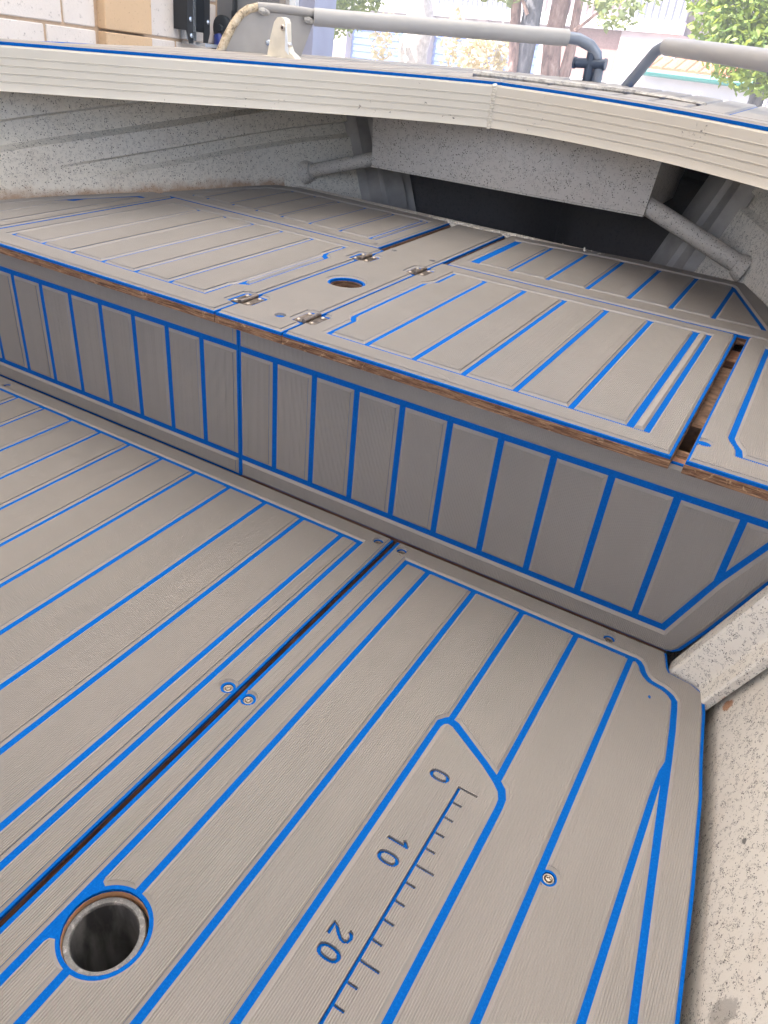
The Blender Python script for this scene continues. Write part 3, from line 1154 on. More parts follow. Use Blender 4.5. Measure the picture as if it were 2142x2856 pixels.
MB().prism([(-.602, .575), (-.572, .576), (-.600, .612)], lambda u, v: Vector((u, 2.052, v)), (0, 0.004, 0)).build('gusset', 'bollard_dark', bol)
MB().lathe([(0.0, -.003), (0.009, -.003), (0.009, .003), (0.0, .004)], (-.567, 2.045, .579), 10).build('base_nut', 'jamb_white', bol)

# ------------------------------------------------------------------ floor panels
ZB = dict(w0=-0.004, w1=0.0)
ZW = dict(w0=-0.0165, w1=-0.004)
fl = thing('floor_panel', 'large left floor panel of long taupe foam planks with blue joints', 'floor panel', (-.9, .3, 0), 'foam covered floor panels')
lft = [(HC - interp(HF, y) + 0.014, y) for y in (0.60, 0.39, 0.15, -0.1, -0.45)]
outl = [(-.3985, -.45), (-.3985, .8382), (-1.36, .8382), (-1.372, .80), (-1.385, .76)] + lft
piece('board', 'ply_dark', fl, FZ(0), offset(outl, -0.0005) if area(outl) < 0 else offset(outl, 0.0005), (), **ZW)
scL = [(-.4095, .463), (-.4145, .8195), (-1.263, .8195)]
piece('foam_base', 'foam_blue', fl, FZ(0), outl, [circle(x, y, .0062) for x, y in scL], **ZB)
inner = [(-.437 + GH, -.38), (-.437 + GH, .802 + GH), (-1.353, .802 + GH), (-1.353, -.38)]
outer_t = [(-.4015, -.45)] + notch_right(-.4015, -.4095, .463, .0090) + [(-.4015, .8372), (-1.357, .8372), (-1.375, .79), (-1.388, .76)] + [(x + 0.004, y) for x, y in lft]
piece('border', 'foam', fl, FZ(0), outer_t, [inner] + [recess(x, y) for x, y in scL[1:]], **TF)
sx = [-1.353, -1.279, -1.205, -1.133, -1.061, -.987, -.915, -.839, -.765, -.691, -.617, -.543, -.470, -.437]
for a, b in zip(sx, sx[1:]):
    piece('plank', 'foam', fl, FZ(0), [(a + GH, -.38 + GH), (b - GH, -.38 + GH), (b - GH, .802 - GH), (a + GH, .802 - GH)], (), **TP)
for x, y in scL:
    add_screw(fl, x, y, -0.0005, random.uniform(0, 1.5))

fr_ = thing('floor_panel', 'right floor panel of taupe foam planks with a measuring ruler and a round hole', 'floor panel', (-.1, .3, 0), 'foam covered floor panels')
outr = [(-.3912, .8382), (.022, .8390), (.030, .812), (.034, .805), (.062, .801), (.079, .793), (.086, .76), (.097, .68), (.105, .632), (.118, .516), (.129, .391), (.15, .15), (.165, -.1), (.18, -.45), (-.3912, -.45)]
HXY = (-.317, .193)
scR = [(-.3790, .4620), (-.3735, .8195), (-.0515, .8195), (-.0070, .4510)]
piece('board', 'ply_dark', fr_, FZ(0), offset(outr[::-1], 0.0005), [circle(*HXY, .0367)], **ZW)
piece('hole_lining', 'cut_wood', fr_, FZ(0), circle(*HXY, .0366), [circle(*HXY, .0359)], -0.0160, -0.0042)
piece('foam_base', 'foam_blue', fr_, FZ(0), outr, [circle(*HXY, .0362)] + [circle(x, y, .0062) for x, y in scR], **ZB)
mid = [(-.356, .802), (-.017, .802), (-.011, .8025), (-.006, .801), (-.001, .795), (.0035, .7855), (.008, .7795), (.015, .774), (.023, .772), (.031, .771), (.039, .7675), (.044, .764), (.049, .758), (.0515, .745), (.057, .708), (.063, .658), (.081, .492), (.095, .370), (.118, .15), (.14, -.1), (.16, -.38), (-.356, -.38)]
inn = offset(mid[::-1], -GH)
ot = [(-.3865, .8372), (.0195, .8382), (.0275, .811), (.0325, .8025), (.061, .7985), (.0755, .7905), (.0825, .7595), (.0935, .6795), (.1015, .6315), (.1145, .5155), (.1255, .3905), (.1465, .15), (.1615, -.1), (.1765, -.45), (-.3865, -.45)]
ot = [(-.3865, .8372)] + notch_left(-.3865, -.3790, .462, .0090) + [(-.3865, -.45)] + ot[1:-1][::-1]
piece('border', 'foam', fr_, FZ(0), ot, [inn] + [recess(x, y) for x, y in scR[1:3]], **TF)
R_H = .0398
cx, cy = HXY


def on_circ(x, up=True):
    s = sqrt(R_H ** 2 - (x - cx) ** 2)
    return cy + s if up else cy - s


def carc(xa, xb, up):
    ya, yb = on_circ(xa, up), on_circ(xb, up)
    return arc(cx, cy, R_H, math.atan2(ya - cy, xa - cx), math.atan2(yb - cy, xb - cx), 10)


B0 = -.38 + GH
T0 = .802 - GH
l1, r1 = -.356 + GH, -.318 - GH
piece('plank', 'foam', fr_, FZ(0), [(l1, T0), (l1, cy + .0330), (l1 + .0015, cy + .0290)] + carc(l1 + .006, r1, True) + [(r1, T0)], (), **TP)
piece('plank', 'foam', fr_, FZ(0), [(l1, B0), (l1, cy - .0330), (l1 + .0015, cy - .0290)] + carc(l1 + .006, r1, False) + [(r1, B0)], (), **TP)
l2, r2 = -.318 + GH, -.244 - GH
ac = arc(cx, cy, R_H, math.atan2(on_circ(l2) - cy, l2 - cx), math.atan2(on_circ(l2, False) - cy, l2 - cx), 22)
piece('plank', 'foam', fr_, FZ(0), [(l2, T0)] + ac + [(l2, B0), (r2, B0), (r2, T0)], (), **TP)
piece('plank', 'foam', fr_, FZ(0), [(-.244 + GH, T0), (-.244 + GH, B0), (-.179 - GH, B0), (-.179 - GH, .562), (-.1765, .571), (-.1737, .574), (-.1737, T0)], (), **TP)
piece('plank', 'foam', fr_, FZ(0), [(-.1663, T0), (-.1663, .5735), (-.1600, .5722), (-.112, .5425), (-.0952, .5315), (-.0952, T0)], (), **TP)
piece('plank', 'foam', fr_, FZ(0), [(-.0878, T0), (-.0878, .5265), (-.080, .5195), (-.0745, .5080), (-.0735, .4960), (-.0733, B0), (-.0202, B0), (-.0202, T0)], (), **TP)
p6 = offset(mid[::-1], GH)[::-1]
p6 = [p for p in p6 if p[0] > -.0128 and p[1] > .655]
piece('plank', 'foam', fr_, FZ(0), p6 + [(.0560, .640), (.0545, .600), (.0543, B0), (-.0128, B0)] + notch_left(-.0128, -.0075, .4510, .0085)[::-1] + [(-.0128, .7975)], (), **TP)
piece('plank', 'foam', fr_, FZ(0), [(.0617, .622), (.0773, .492), (.0913, .37), (.1143, .15), (.1363, -.1), (.156, B0), (.0617, B0)], (), w0=0, w1=0.0037, inset=0.004, ribs=True)

# the ruler plank: numbers and scale cut through to the blue layer
def txt(u, v, uc, vc):
    """u along the reading direction (towards -y), v up the letter (towards +x)"""
    return (vc + v, uc - u)


def oval(uc, vc, a, b, pw=2.4, n=26):
    out = []
    for i in range(n):
        t = 2 * pi * i / n
        c, s = cos(t), sin(t)
        out.append(txt(a * math.copysign(abs(c) ** (2 / pw), c), b * math.copysign(abs(s) ** (2 / pw), s), uc, vc))
    return out


def stroke(P, w):
    L_, R_ = [], []
    for i, p in enumerate(P):
        a, b = P[max(i - 1, 0)], P[min(i + 1, len(P) - 1)]
        t = Vector((b[0] - a[0], b[1] - a[1])).normalized()
        q = Vector((-t.y, t.x)) * w / 2
        L_.append((p[0] + q.x, p[1] + q.y))
        R_.append((p[0] - q.x, p[1] - q.y))
    return L_ + R_[::-1]


VC = -.1458
cuts, isles = [], []
for uc in (.4930, .3820, .2800):
    cuts.append(oval(uc, VC, .0068, .0112))
    isles.append(oval(uc, VC, .0035, .0076))
one = [(-.0015, -.0112), (.0018, -.0112), (.0018, .0112), (-.0010, .0112), (-.0060, .0058), (-.0042, .0034), (-.0015, .0060)]
cuts.append([txt(u, v, .4015, VC) for u, v in one])
two = [(-.0045, .0050), (-.0036, .0078), (-.0008, .0089), (.0026, .0080), (.0041, .0052), (.0034, .0020), (.0005, -.0020), (-.0030, -.0056), (-.0048, -.0087), (.0000, -.0087), (.0052, -.0087)]
cuts.append([txt(u, v, .2990, VC) for u, v in stroke([(u * 1.13, v * 1.10) for u, v in two], .0032)])
comb = [(-.1232, .4925)]
sp, y, k = .02027, .4918, 0
pts = []
while y > .06:
    ln = .0222 if k % 5 == 0 else .0132
    pts += [(-.1201, y + (.0012 if k else .0007)), (-.1232 + ln, y + (.0012 if k else .0007)), (-.1232 + ln, y - .0012), (-.1201, y - .0012)]
    y -= sp
    k += 1
pts[0] = (-.1232, .4925)
comb = pts + [(-.1201, .05), (-.1232, .05)]
cuts.append(comb)
rp = [(-.1753, B0), (-.1753, .5555), (-.1735, .5615), (-.1700, .5640), (-.1640, .5632), (-.113, .5335), (-.0955, .5210), (-.0860, .5125), (-.0820, .5040), (-.0812, .4940), (-.0812, B0)]
o = piece('ruler_plank', 'foam', fr_, FZ(0), rp, cuts, w0=0, w1=0.0037, inset=0.0045, hin=0.0002, ribs=True)
o['label'] = 'plank with a centimetre ruler and the numbers 0, 10 and 20 cut into it'
for isl in isles:
    piece('zero_centre', 'foam', fr_, FZ(0), isl, (), w0=0, w1=0.0037, inset=0.0002, ribs=True)
piece('nick', 'foam_blue', fr_, FZ(0.0037), [(.0185, .7425), (.0205, .7400), (.0222, .7405), (.0218, .7440), (.0195, .7455)], (), 0.0, 0.0003)
for i, (x, y) in enumerate(scR):
    add_screw(fr_, x, y, -0.0005, random.uniform(0, 1.5))

# round tube socket below the hole
sock = thing('round_socket', 'worn grey round tube socket sitting down in the hole of the right floor panel', 'tube socket', (-.3175, .189, -.2))
MB().lathe([(0.0345, -.21), (0.0345, -.0100), (0.0335, -.0088), (0.0292, -.0088), (0.0282, -.0100), (0.0280, -.21)], (-.3180, .1922, 0), 48, None, True).build('tube_wall', 'pipe_grey', sock, True)
MB().lathe([(0.02795, -.0115), (0.0278, -.048), (0.0270, -.050), (0.0270, -.20), (0.0, -.20)], (-.3180, .1922, 0), 48, None, False, False).build('liner', 'pipe_inside', sock, True)

# ------------------------------------------------------------------ step riser panels
GR = 0.0046
RT = dict(depth=0.0008, w0=0.0, w1=0.0037, inset=0.0042, hin=0.0042, ribs=True)
YR = 0.8435
rl = thing('riser_panel', 'upright left step panel of short taupe foam planks with blue joints', 'step panel', (-1.1, .85, 0.0), 'step panels below the raised deck')
piece('board', 'ply_dark', rl, FY(YR), [(-1.56, -.014), (-.7025, -.014), (-.7025, .266), (-1.56, .266)], (), -.016, -.004)
piece('foam_base', 'foam_blue', rl, FY(YR), [(-1.56, -.002), (-.7022, -.002), (-.7022, .266), (-1.56, .266)], (), -.004, 0)
piece('border', 'foam', rl, FY(YR), [(-1.55, .0015), (-.7058, .0015), (-.7058, .036 - GR), (-1.55, .036 - GR)], (), **RT)
piece('border', 'foam', rl, FY(YR), [(-1.55, .227 + GR), (-.7058, .227 + GR), (-.7058, .264), (-1.55, .264)], (), **RT)
rx = [-1.512, -1.439, -1.366, -1.293, -1.219, -1.1455, -1.0725, -.9995, -.9235, -.8495, -.7765, -.7018]
for a, b in zip(rx, rx[1:]):
    piece('plank', 'foam', rl, FY(YR), [(a + GR, .036 + GR), (b - GR, .036 + GR), (b - GR, .227 - GR), (a + GR, .227 - GR)], (), **RT)
rr = thing('riser_panel', 'right step panel of short taupe foam planks, cut on a slant by the hull rib', 'step panel', (-.3, .85, 0.0), 'step panels below the raised deck')
ro = [(-.7014, .001), (.020, .001), (.028, .0035), (.036, .0105), (.0575, .056), (.0955, .152), (.130, .238), (.140, .266), (-.7014, .266)]
piece('board', 'ply_dark', rr, FY(YR), [(-.7014, -.014), (.020, -.014)] + ro[1:], (), -.016, -.004)
piece('foam_base', 'foam_blue', rr, FY(YR), ro, (), -.004, 0)
bo = [(-.6978, .0015), (.018, .0015), (.025, .0040), (.0325, .0125), (.0535, .0575), (.0915, .1535), (.126, .2395), (.1355, .264), (-.6978, .264), (-.6978, .227 + GR), (.0935, .227 + GR), (.0808, .2005), (.0467, .1305), (.0085, .036 - GR), (-.6978, .036 - GR)]
piece('border', 'foam', rr, FY(YR), bo, (), **RT)
rx = [-.7018, -.632, -.5605, -.487, -.412, -.338, -.263, -.190, -.114, -.0335]
for a, b in zip(rx, rx[1:]):
    piece('plank', 'foam', rr, FY(YR), [(a + GR, .036 + GR), (b - GR, .036 + GR), (b - GR, .227 - GR), (a + GR, .227 - GR)], (), **RT)
piece('plank', 'foam', rr, FY(YR), [(-.0335 + GR, .036 + GR), (.0025, .036 + GR), (.0388, .1310), (.0388, .227 - GR), (-.0335 + GR, .227 - GR)], (), **RT)
piece('plank', 'foam', rr, FY(YR), [(.0472, .1490), (.0735, .2030), (.0830, .227 - GR), (.0472, .227 - GR)], (), **RT)

# ------------------------------------------------------------------ raised casting deck
ZD = 0.2857
FD = FZ(ZD)


def deck_board(root, poly, holes=()):
    q = clean(poly)
    if area(q) < 0:
        q.reverse()
    piece('board', 'ply_edge', root, FD, q, holes, -.0158, -.0042, bottom=True)
    piece('foam_base', 'foam_blue', root, FD, offset(q, 0.0008), holes, -.0042, 0)


GRP = 'foam covered panels of the raised deck'
lh = thing('hatch_lid', 'left hatch lid of the raised deck with light timber front edge and taupe planks', 'hatch', (-1.0, 1.06, ZD), GRP)
deck_board(lh, [(-1.2725, .8145), (-.7228, .8145), (-.7228, 1.3165), (-1.2725, 1.3165)])
notches = [(-.7265, .8635), (-.7400, .8635), (-.7450, .8665), (-.7450, .9120), (-.7400, .9165), (-.7265, .9165)]
notch2 = [(x, y + .3465) for x, y in notches]
outer = [(-1.2660, .8185), (-.7265, .8185)] + notches + notch2 + [(-.7265, 1.3095), (-1.2660, 1.3095)]
hin = [(-1.2345, .8620), (-.7820, .8620), (-.7820, .9270), (-.7790, .9340), (-.7640, .9450), (-.7640, 1.1830), (-.7790, 1.1945), (-.7820, 1.2020), (-.7820, 1.2755), (-1.2345, 1.2755)]
piece('border', 'foam', lh, FD, outer, [hin], **TF)
sx = [-1.231, -1.1555, -1.083, -1.0105, -.936, -.8615, -.786]
for a, b in zip(sx[:-2], sx[1:-1]):
    piece('plank', 'foam', lh, FD, [(a + GH, .8695), (b - GH, .8695), (b - GH, 1.2685), (a + GH, 1.2685)], (), **TP)
piece('plank', 'foam', lh, FD, [(-.8615 + GH, .8695), (-.7895, .8695), (-.7895, .9290), (-.7840, .9420), (-.7840, 1.1890), (-.7895, 1.2010), (-.7895, 1.2685), (-.8615 + GH, 1.2685)], (), **TP)
piece('strip', 'foam', lh, FD, [(-.7780, .9560), (-.7705, .9560), (-.7705, 1.1740), (-.7780, 1.1740)], (), w0=0, w1=.0037, inset=.0025)

cp = thing('deck_panel', 'plain narrow middle deck panel with a round hole, between the hinged hatch lids', 'deck panel', (-.66, 1.2, ZD), GRP)
deck_board(cp, [(-.7215, .8145), (-.6005, .8145), (-.6005, 1.6480), (-.7215, 1.6480)], [circle(-.661, 1.080, .0285, 36)])
nl = [(-.7180, .9165), (-.7040, .9165), (-.6985, .9120), (-.6985, .8700), (-.7040, .8660), (-.7180, .8660)]
nr = [(-.6040, .8650), (-.6170, .8650), (-.6225, .8690), (-.6225, .9120), (-.6170, .9165), (-.6040, .9165)]
outer = [(-.7180, .8185), (-.6040, .8185)] + nr + [(x, y + .3465) for x, y in nr] + [(-.6040, 1.6440), (-.7180, 1.6440)] + [(x, y + .3465) for x, y in nl] + nl
piece('plate', 'foam', cp, FD, outer, [circle(-.661, 1.080, .0325, 36), recess(-.6405, .8655, .0085), recess(-.7050, 1.3215, .0062), recess(-.6170, 1.3170, .0062)], **TP)

rh = thing('hatch_lid', 'right hatch lid of the raised deck with rough timber front edge and taupe planks', 'hatch', (-.33, 1.06, ZD), GRP)
deck_board(rh, [(-.5992, .8145), (-.0535, .8145), (-.0535, 1.3335), (-.5992, 1.3225)])
nr = [(-.5955, .9165), (-.5860, .9165), (-.5815, .9120), (-.5815, .8700), (-.5860, .8660), (-.5955, .8660)]
outer = [(-.5955, .8185), (-.0575, .8185), (-.0585, 1.3260), (-.5955, 1.3150)] + [(x, y + .3465) for x, y in nr] + nr
bk = lambda x: 1.2735 + .016 * (x + .55) / .46
hin = [(-.5545, .8540), (-.0893, .8540), (-.0893, bk(-.09) + .007), (-.5535, bk(-.55) + .007), (-.5535, 1.2010), (-.5655, 1.1790), (-.5655, .9440), (-.5600, .9330), (-.5545, .9270)]
piece('border', 'foam', rh, FD, outer, [hin], **TF)
piece('plank', 'foam', rh, FD, [(-.5472, .8615), (-.4880 - GH, .8615), (-.4880 - GH, bk(-.49)), (-.5462, bk(-.547)), (-.5462, 1.1990), (-.5580, 1.1770), (-.5580, .9460), (-.5472, .9290)], (), **TP)
sx = [-.488, -.4125, -.338, -.2635, -.1885, -.1145]
for a, b in zip(sx, sx[1:]):
    piece('plank', 'foam', rh, FD, [(a + GH, .8615), (b - GH, .8615), (b - GH, bk(b)), (a + GH, bk(a))], (), **TP)
piece('strip', 'foam', rh, FD, [(-.1090, .8600), (-.0968, .8600), (-.0968, bk(-.1)), (-.1090, bk(-.11))], (), w0=0, w1=.0037, inset=.003)

rs = thing('deck_panel', 'right side deck panel beyond the open gap, its dark timber edge chipped', 'deck panel', (.03, 1.07, ZD), GRP)


def hull_in(y, gap):
    return HC + interp(HD, y) - gap


ed = [(hull_in(y, .012), y) for y in (.8145, .90, 1.01, 1.139, 1.25, 1.335)]
deck_board(rs, [(-.0385, .8145)] + ed + [(-.0385, 1.3385)])
outer = [(-.0350, .8185)] + [(x - .004, y) for x, y in ([(ed[0][0], .8185)] + ed[1:-1] + [(ed[-1][0], 1.332)])] + [(-.0350, 1.3350)] + notch_left(-.0350, -.0285, .8725, .0088)
hin = [(-.0067, 1.3000), (-.0067, .9130), (-.0020, .8990), (.0060, .8840), (.0093, .8620)] + [(hull_in(y, .045), y) for y in (.862, .95, 1.05, 1.139, 1.25, 1.30)]
piece('border', 'foam', rs, FD, outer, [hin], **TF)
piece('plank', 'foam', rs, FD, [(.0008, 1.2930), (.0008, .9150), (.0058, .9010), (.0135, .8870), (.0165, .8695), (.0683, .8695), (.0683, 1.16), (.045, 1.215), (.018, 1.2930)], (), **TP)
piece('plank', 'foam', rs, FD, [(.0757, .8695), (.146, .8695), (.134, .95), (.108, 1.05), (.0757, 1.135)], (), **TP)
add_screw(rs, -.0285, .8722, ZD - .0005, .6)

rre = thing('deck_panel', 'rear right deck panel below the grey box, its far corner cut on a slant', 'deck panel', (-.3, 1.5, ZD), GRP)
deck_board(rre, [(-.5905, 1.3265), (-.0535, 1.3375), (.034, 1.3400), (.012, 1.42), (-.030, 1.557), (-.088, 1.690), (-.30, 1.6935), (-.5905, 1.6540)])
outer = [(-.5870, 1.3300), (-.0535, 1.3410), (.0295, 1.3435), (.0080, 1.42), (-.0335, 1.556), (-.0905, 1.6860), (-.30, 1.6895), (-.5870, 1.6505)]
ff = lambda x: 1.374 + .014 * (x + .55) / .45
fb = lambda x: 1.618 + .028 * min(1, (x + .56) / .2)
hin = [(-.5655, ff(-.56)), (-.0150, ff(-.02)), (-.0170, 1.405), (-.1010, 1.6405), (-.1080, fb(-.1) + .003), (-.36, fb(-.36) + .003), (-.5655, fb(-.56) + .003)]
piece('border', 'foam', rre, FD, outer, [hin], **TF)
sx = [-.5545, -.482, -.408, -.3305, -.2535, -.178, -.1040]
for i, (a, b) in enumerate(zip(sx, sx[1:])):
    l = a + (GH + (.003 if i == 0 else 0))
    piece('plank', 'foam', rre, FD, [(l, ff(l) + .006), (b - GH, ff(b) + .006), (b - GH, fb(b) - .004), (l, fb(l) - .004)], (), **TP)
piece('plank', 'foam', rre, FD, [(-.1003, ff(-.1) + .006), (-.0240, ff(-.02) + .006), (-.0252, 1.4030), (-.1003, 1.6130)], (), **TP)

lre = thing('deck_panel', 'rear left deck panel beside the speckled hull, with a double blue stripe', 'deck panel', (-1.0, 1.5, ZD), GRP)
led = [(-1.325, 1.335), (-1.300, 1.42), (-1.262, 1.55), (-1.230, 1.632), (-1.165, 1.660)]
deck_board(lre, [(-.7405, 1.3215), (-.7405, 1.6520)] + led[::-1] + [(-1.325, 1.3215)])
outer = [(-.7440, 1.3250), (-.7440, 1.6485), (-1.163, 1.6560)] + [(x + .004, y) for x, y in led[::-1][1:]] + [(-1.321, 1.3250)]
hin = [(-.7735, 1.3640), (-.7735, 1.6150), (-1.165, 1.6150), (-1.225, 1.5800), (-1.262, 1.4500), (-1.275, 1.3640)]
piece('border', 'foam', lre, FD, outer, [hin, recess(-.7560, 1.3370, .0050)], **TF)
sx = [-1.2275, -1.154, -1.0875, -1.018, -.944, -.8660, -.7915]
piece('plank', 'foam', lre, FD, [(-1.267, 1.3715), (-1.2275 - GH, 1.3715), (-1.2275 - GH, 1.550), (-1.255, 1.450)], (), **TP)
for i, (a, b) in enumerate(zip(sx, sx[1:])):
    t1 = 1.575 if i == 0 else 1.6075
    piece('plank', 'foam', lre, FD, [(a + GH, 1.3715), (b - GH, 1.3715), (b - GH, 1.6075), (a + GH, t1)], (), **TP)
piece('strip', 'foam', lre, FD, [(-.7865, 1.3715), (-.7800, 1.3715), (-.7800, 1.6075), (-.7865, 1.6075)], (), w0=0, w1=.0037, inset=.002)

ls = thing('deck_panel', 'left side deck panel lying between the left hatch lid and the speckled hull', 'deck panel', (-1.36, 1.07, ZD), GRP)
led = [(2 * HC - hull_in(y, .008), y) for y in (.8145, .90, 1.01, 1.139, 1.25, 1.318)]
deck_board(ls, [(-1.2755, .8145), (-1.2755, 1.3180)] + led[::-1])
outer = [(-1.2805, .8185), (-1.2805, 1.3145), (led[-1][0] + .004, 1.3145)] + [(x + .004, y) for x, y in led[::-1][1:-1]] + [(led[0][0] + .004, .8185)]
hin = [(-1.3050, .862), (-1.3050, 1.270)] + [(2 * HC - hull_in(y, .035), y) for y in (1.27, 1.139, 1.01, .90, .862)]
piece('border', 'foam', ls, FD, outer, [hin], **TF)
piece('plank', 'foam', ls, FD, [(-1.3125, .8695), (-1.3125, 1.262), (-1.325, 1.235), (-1.363, 1.15), (-1.363, .8695)], (), **TP)
piece('plank', 'foam', ls, FD, [(-1.3705, .8695), (-1.3705, 1.125), (-1.41, 1.03), (-1.437, .92), (-1.446, .8695)], (), **TP)

# timber battens seen down the open gap on the right
for (y0, y1, z1, lb) in ((.98, 1.235, .262, 'long brown timber batten lying down in the open deck gap'), (.864, .885, .266, 'short pale timber block at the near end of the open deck gap'), (1.275, 1.33, .262, 'stub of rough timber at the far end of the open deck gap')):
    m = MB().bevbox(-.080, -.015, y0, y1, .20, z1, .003)
    o = m.build('timber_batten', 'ply_edge' if y0 < .9 else 'batten' if 0.9 < y0 < 1.2 else 'ply_dark')
    o['label'] = lb
    o['category'] = 'timber'

# ------------------------------------------------------------------ hinges
hg = thing('butt_hinge', 'steel hinge at the front corner between left hatch lid and middle panel', 'hinge', (-.7185, .8895, ZD), 'steel hinges of the hatch lids')
for sx_ in (-1, 1):
    a, b = (-.7185 - .0195, -.7185 - .003) if sx_ < 0 else (-.7185 + .003, -.7185 + .0165)
    MB().bevbox(a, b, .8695, .9085, ZD + .0002, ZD + .0016, .0005).build('leaf', 'hinge_steel', hg)
m = MB()
MB().tube([(-.7185, .8685, ZD + .0034), (-.7185, .9100, ZD + .0034)], 0.0036, 12).build('knuckle', 'hinge_steel', hg, True)
for x, y in ((-.7320, .9030), (-.7320, .8745), (-.7080, .9030), (-.7080, .8745)):
    m = MB().lathe([(0.0038, 0.0), (0.0036, 0.0012), (0.0024, 0.0020), (0.0, 0.0023)], (x, y, ZD + .0015), 14)
    m.build('screw', 'screw_steel', hg, True)
copy_thing(hg, (-.7185, 1.2365, ZD), 'steel hinge at the back, between left hatch lid and middle panel')
copy_thing(hg, (-.6005, .8895, ZD), 'steel hinge nearest the front edge between middle panel and right hatch lid')
copy_thing(hg, (-.6005, 1.2365, ZD), 'steel hinge at the back, between middle panel and right hatch lid')

# ------------------------------------------------------------------ street outside
def tagb(o, label=None, cat=None, group=None):
    if label:
        o['label'] = label
        o['category'] = cat
    if group:
        o['group'] = group
    return place(o)


# warehouse across the street: front runs from left-far to right-near
WA, WB = Vector((-17.0, 25.8, -0.7)), Vector((-4.45, 22.05, -0.7))
WD = (WB - WA).normalized()
WN = Vector((WD.y, -WD.x, 0))          # towards the workshop
WL = (WB - WA).length
ware = thing('warehouse', 'pale warehouse across the street with corrugated upper walls and blue shaded roller doors', 'building', WA)


def wp(s, out, z):
    return WA + WD * s + WN * out + Vector((0, 0, z))


def wbox(m, s0, s1, o0, o1, z0, z1):
    vs = [wp(s, o, z) for z in (z0, z1) for s, o in ((s0, o0), (s1, o0), (s1, o1), (s0, o1))]
    m.add(vs, [(3, 2, 1, 0), (4, 5, 6, 7), (0, 1, 5, 4), (1, 2, 6, 5), (2, 3, 7, 6), (3, 0, 4, 7)])
    return m


# corrugated sheets, one object per sheet
sw = 0.95
k = 0
s = 0.0
while s < WL - 0.02:
    e = min(s + sw, WL)
    m = MB()
    V, F = [], []
    q = s
    prof = []
    while q < e - 1e-6:
        prof += [(q, 0.0), (q + 0.07, 0.0), (q + 0.09, 0.07), (q + 0.17, 0.07)]
        q += 0.19
    prof.append((e, 0.0))
    prof = [p for p in prof if p[0] <= e]
    for a, o in prof:
        V += [wp(a, 0.05 + o, 3.12), wp(a, 0.05 + o, 6.8)]
    for i in range(len(prof) - 1):
        F.append((2 * i, 2 * i + 2, 2 * i + 3, 2 * i + 1))
    m.add(V, F)
    m.build('cladding_sheet', 'cladding_pink' if k in (9, 10, 11) else 'cladding', ware)
    s = e
    k += 1
wbox(MB(), 0, WL, 0.0, 0.20, 2.86, 3.12).build('fascia', 'fascia_white', ware)
wbox(MB(), 0, WL, -6.0, -0.3, 0.0, 6.8).build('core_wall', 'pier_pale', ware)
piers = [(0, .8), (4.1, 4.7), (6.55, 6.95), (8.95, 9.4), (11.45, 13.09)]
for a, b in piers:
    wbox(MB(), a, b, -0.3, 0.10, 0.0, 2.86).build('pier', 'pier_pale', ware)
for (a, _), (b, _) in (((piers[i][1], 0), (piers[i + 1][0], 0)) for i in range(4)):
    top = 1.65 if a > 9 else 2.5
    n_sl = int((top) / 0.10)
    d = thing('x', 'x', 'x')
    bpy.data.objects.remove(d)
    m = MB()
    for j in range(n_sl):
        z0 = j * top / n_sl
        wbox(m, a, b, -0.3, -0.16 + 0.02 * (j % 2), z0, z0 + top / n_sl)
    o = m.build('roller_door', 'door_blue', ware)
    # lintel of bricks above each door
    if top < 2.85:
        lin = wbox(MB(), a, b, -0.3, -0.08, top, 2.86).build('lintel', 'brick_pink' if a > 9 else 'pier_pale', ware)
place(ware)

# low building with tiled roof and white wall, right of the warehouse
low = thing('low_building', 'low white building with an orange tiled roof edge and a green gutter', 'building', (-5.0, 21.0, -0.7))
wallx0, wallx1 = -5.0, 3.5
MB().box(wallx0, wallx1, 21.2, 25, -0.7, 1.28).build('wall', 'render_white', low)
MB().tube([(wallx0 - .1, 20.95, 1.30), (wallx1, 20.75, 1.30)], 0.085, 8).build('gutter', 'gutter_green', low)
for i in range(30):
    x = wallx0 - 0.05 + i * 0.28
    m = MB()
    for j in range(3):
        m.tube([(x + .14, 20.9 + j * .42, 1.36 + j * .10), (x + .14, 21.36 + j * .42, 1.475 + j * .10)], 0.15, 8, True, 0.55)
    o = m.build('roof_tile_row', 'tile_orange', low)
for i in range(7):
    x = wallx0 + .35 + i * 1.15
    MB().box(x, x + .72, 21.14, 21.2, -.5, 0.92).build('wall_panel', 'fascia_white', low)
    MB().box(x + .06, x + .66, 21.1, 21.14, -.4, 0.84).build('window', 'render_white', low)
place(low)

fence = thing('panel_fence', 'white panelled street fence in front of the low building', 'fence', (-2.5, 15.0, -0.7))
for i in range(6):
    x = -3.55 + i * 1.05
    MB().box(x, x + .98, 15.0, 15.06, -.7, .86).build('panel', 'render_white', fence)
    MB().box(x + .99, x + 1.05, 14.97, 15.09, -.7, .93).build('post', 'fascia_white', fence)
place(fence)


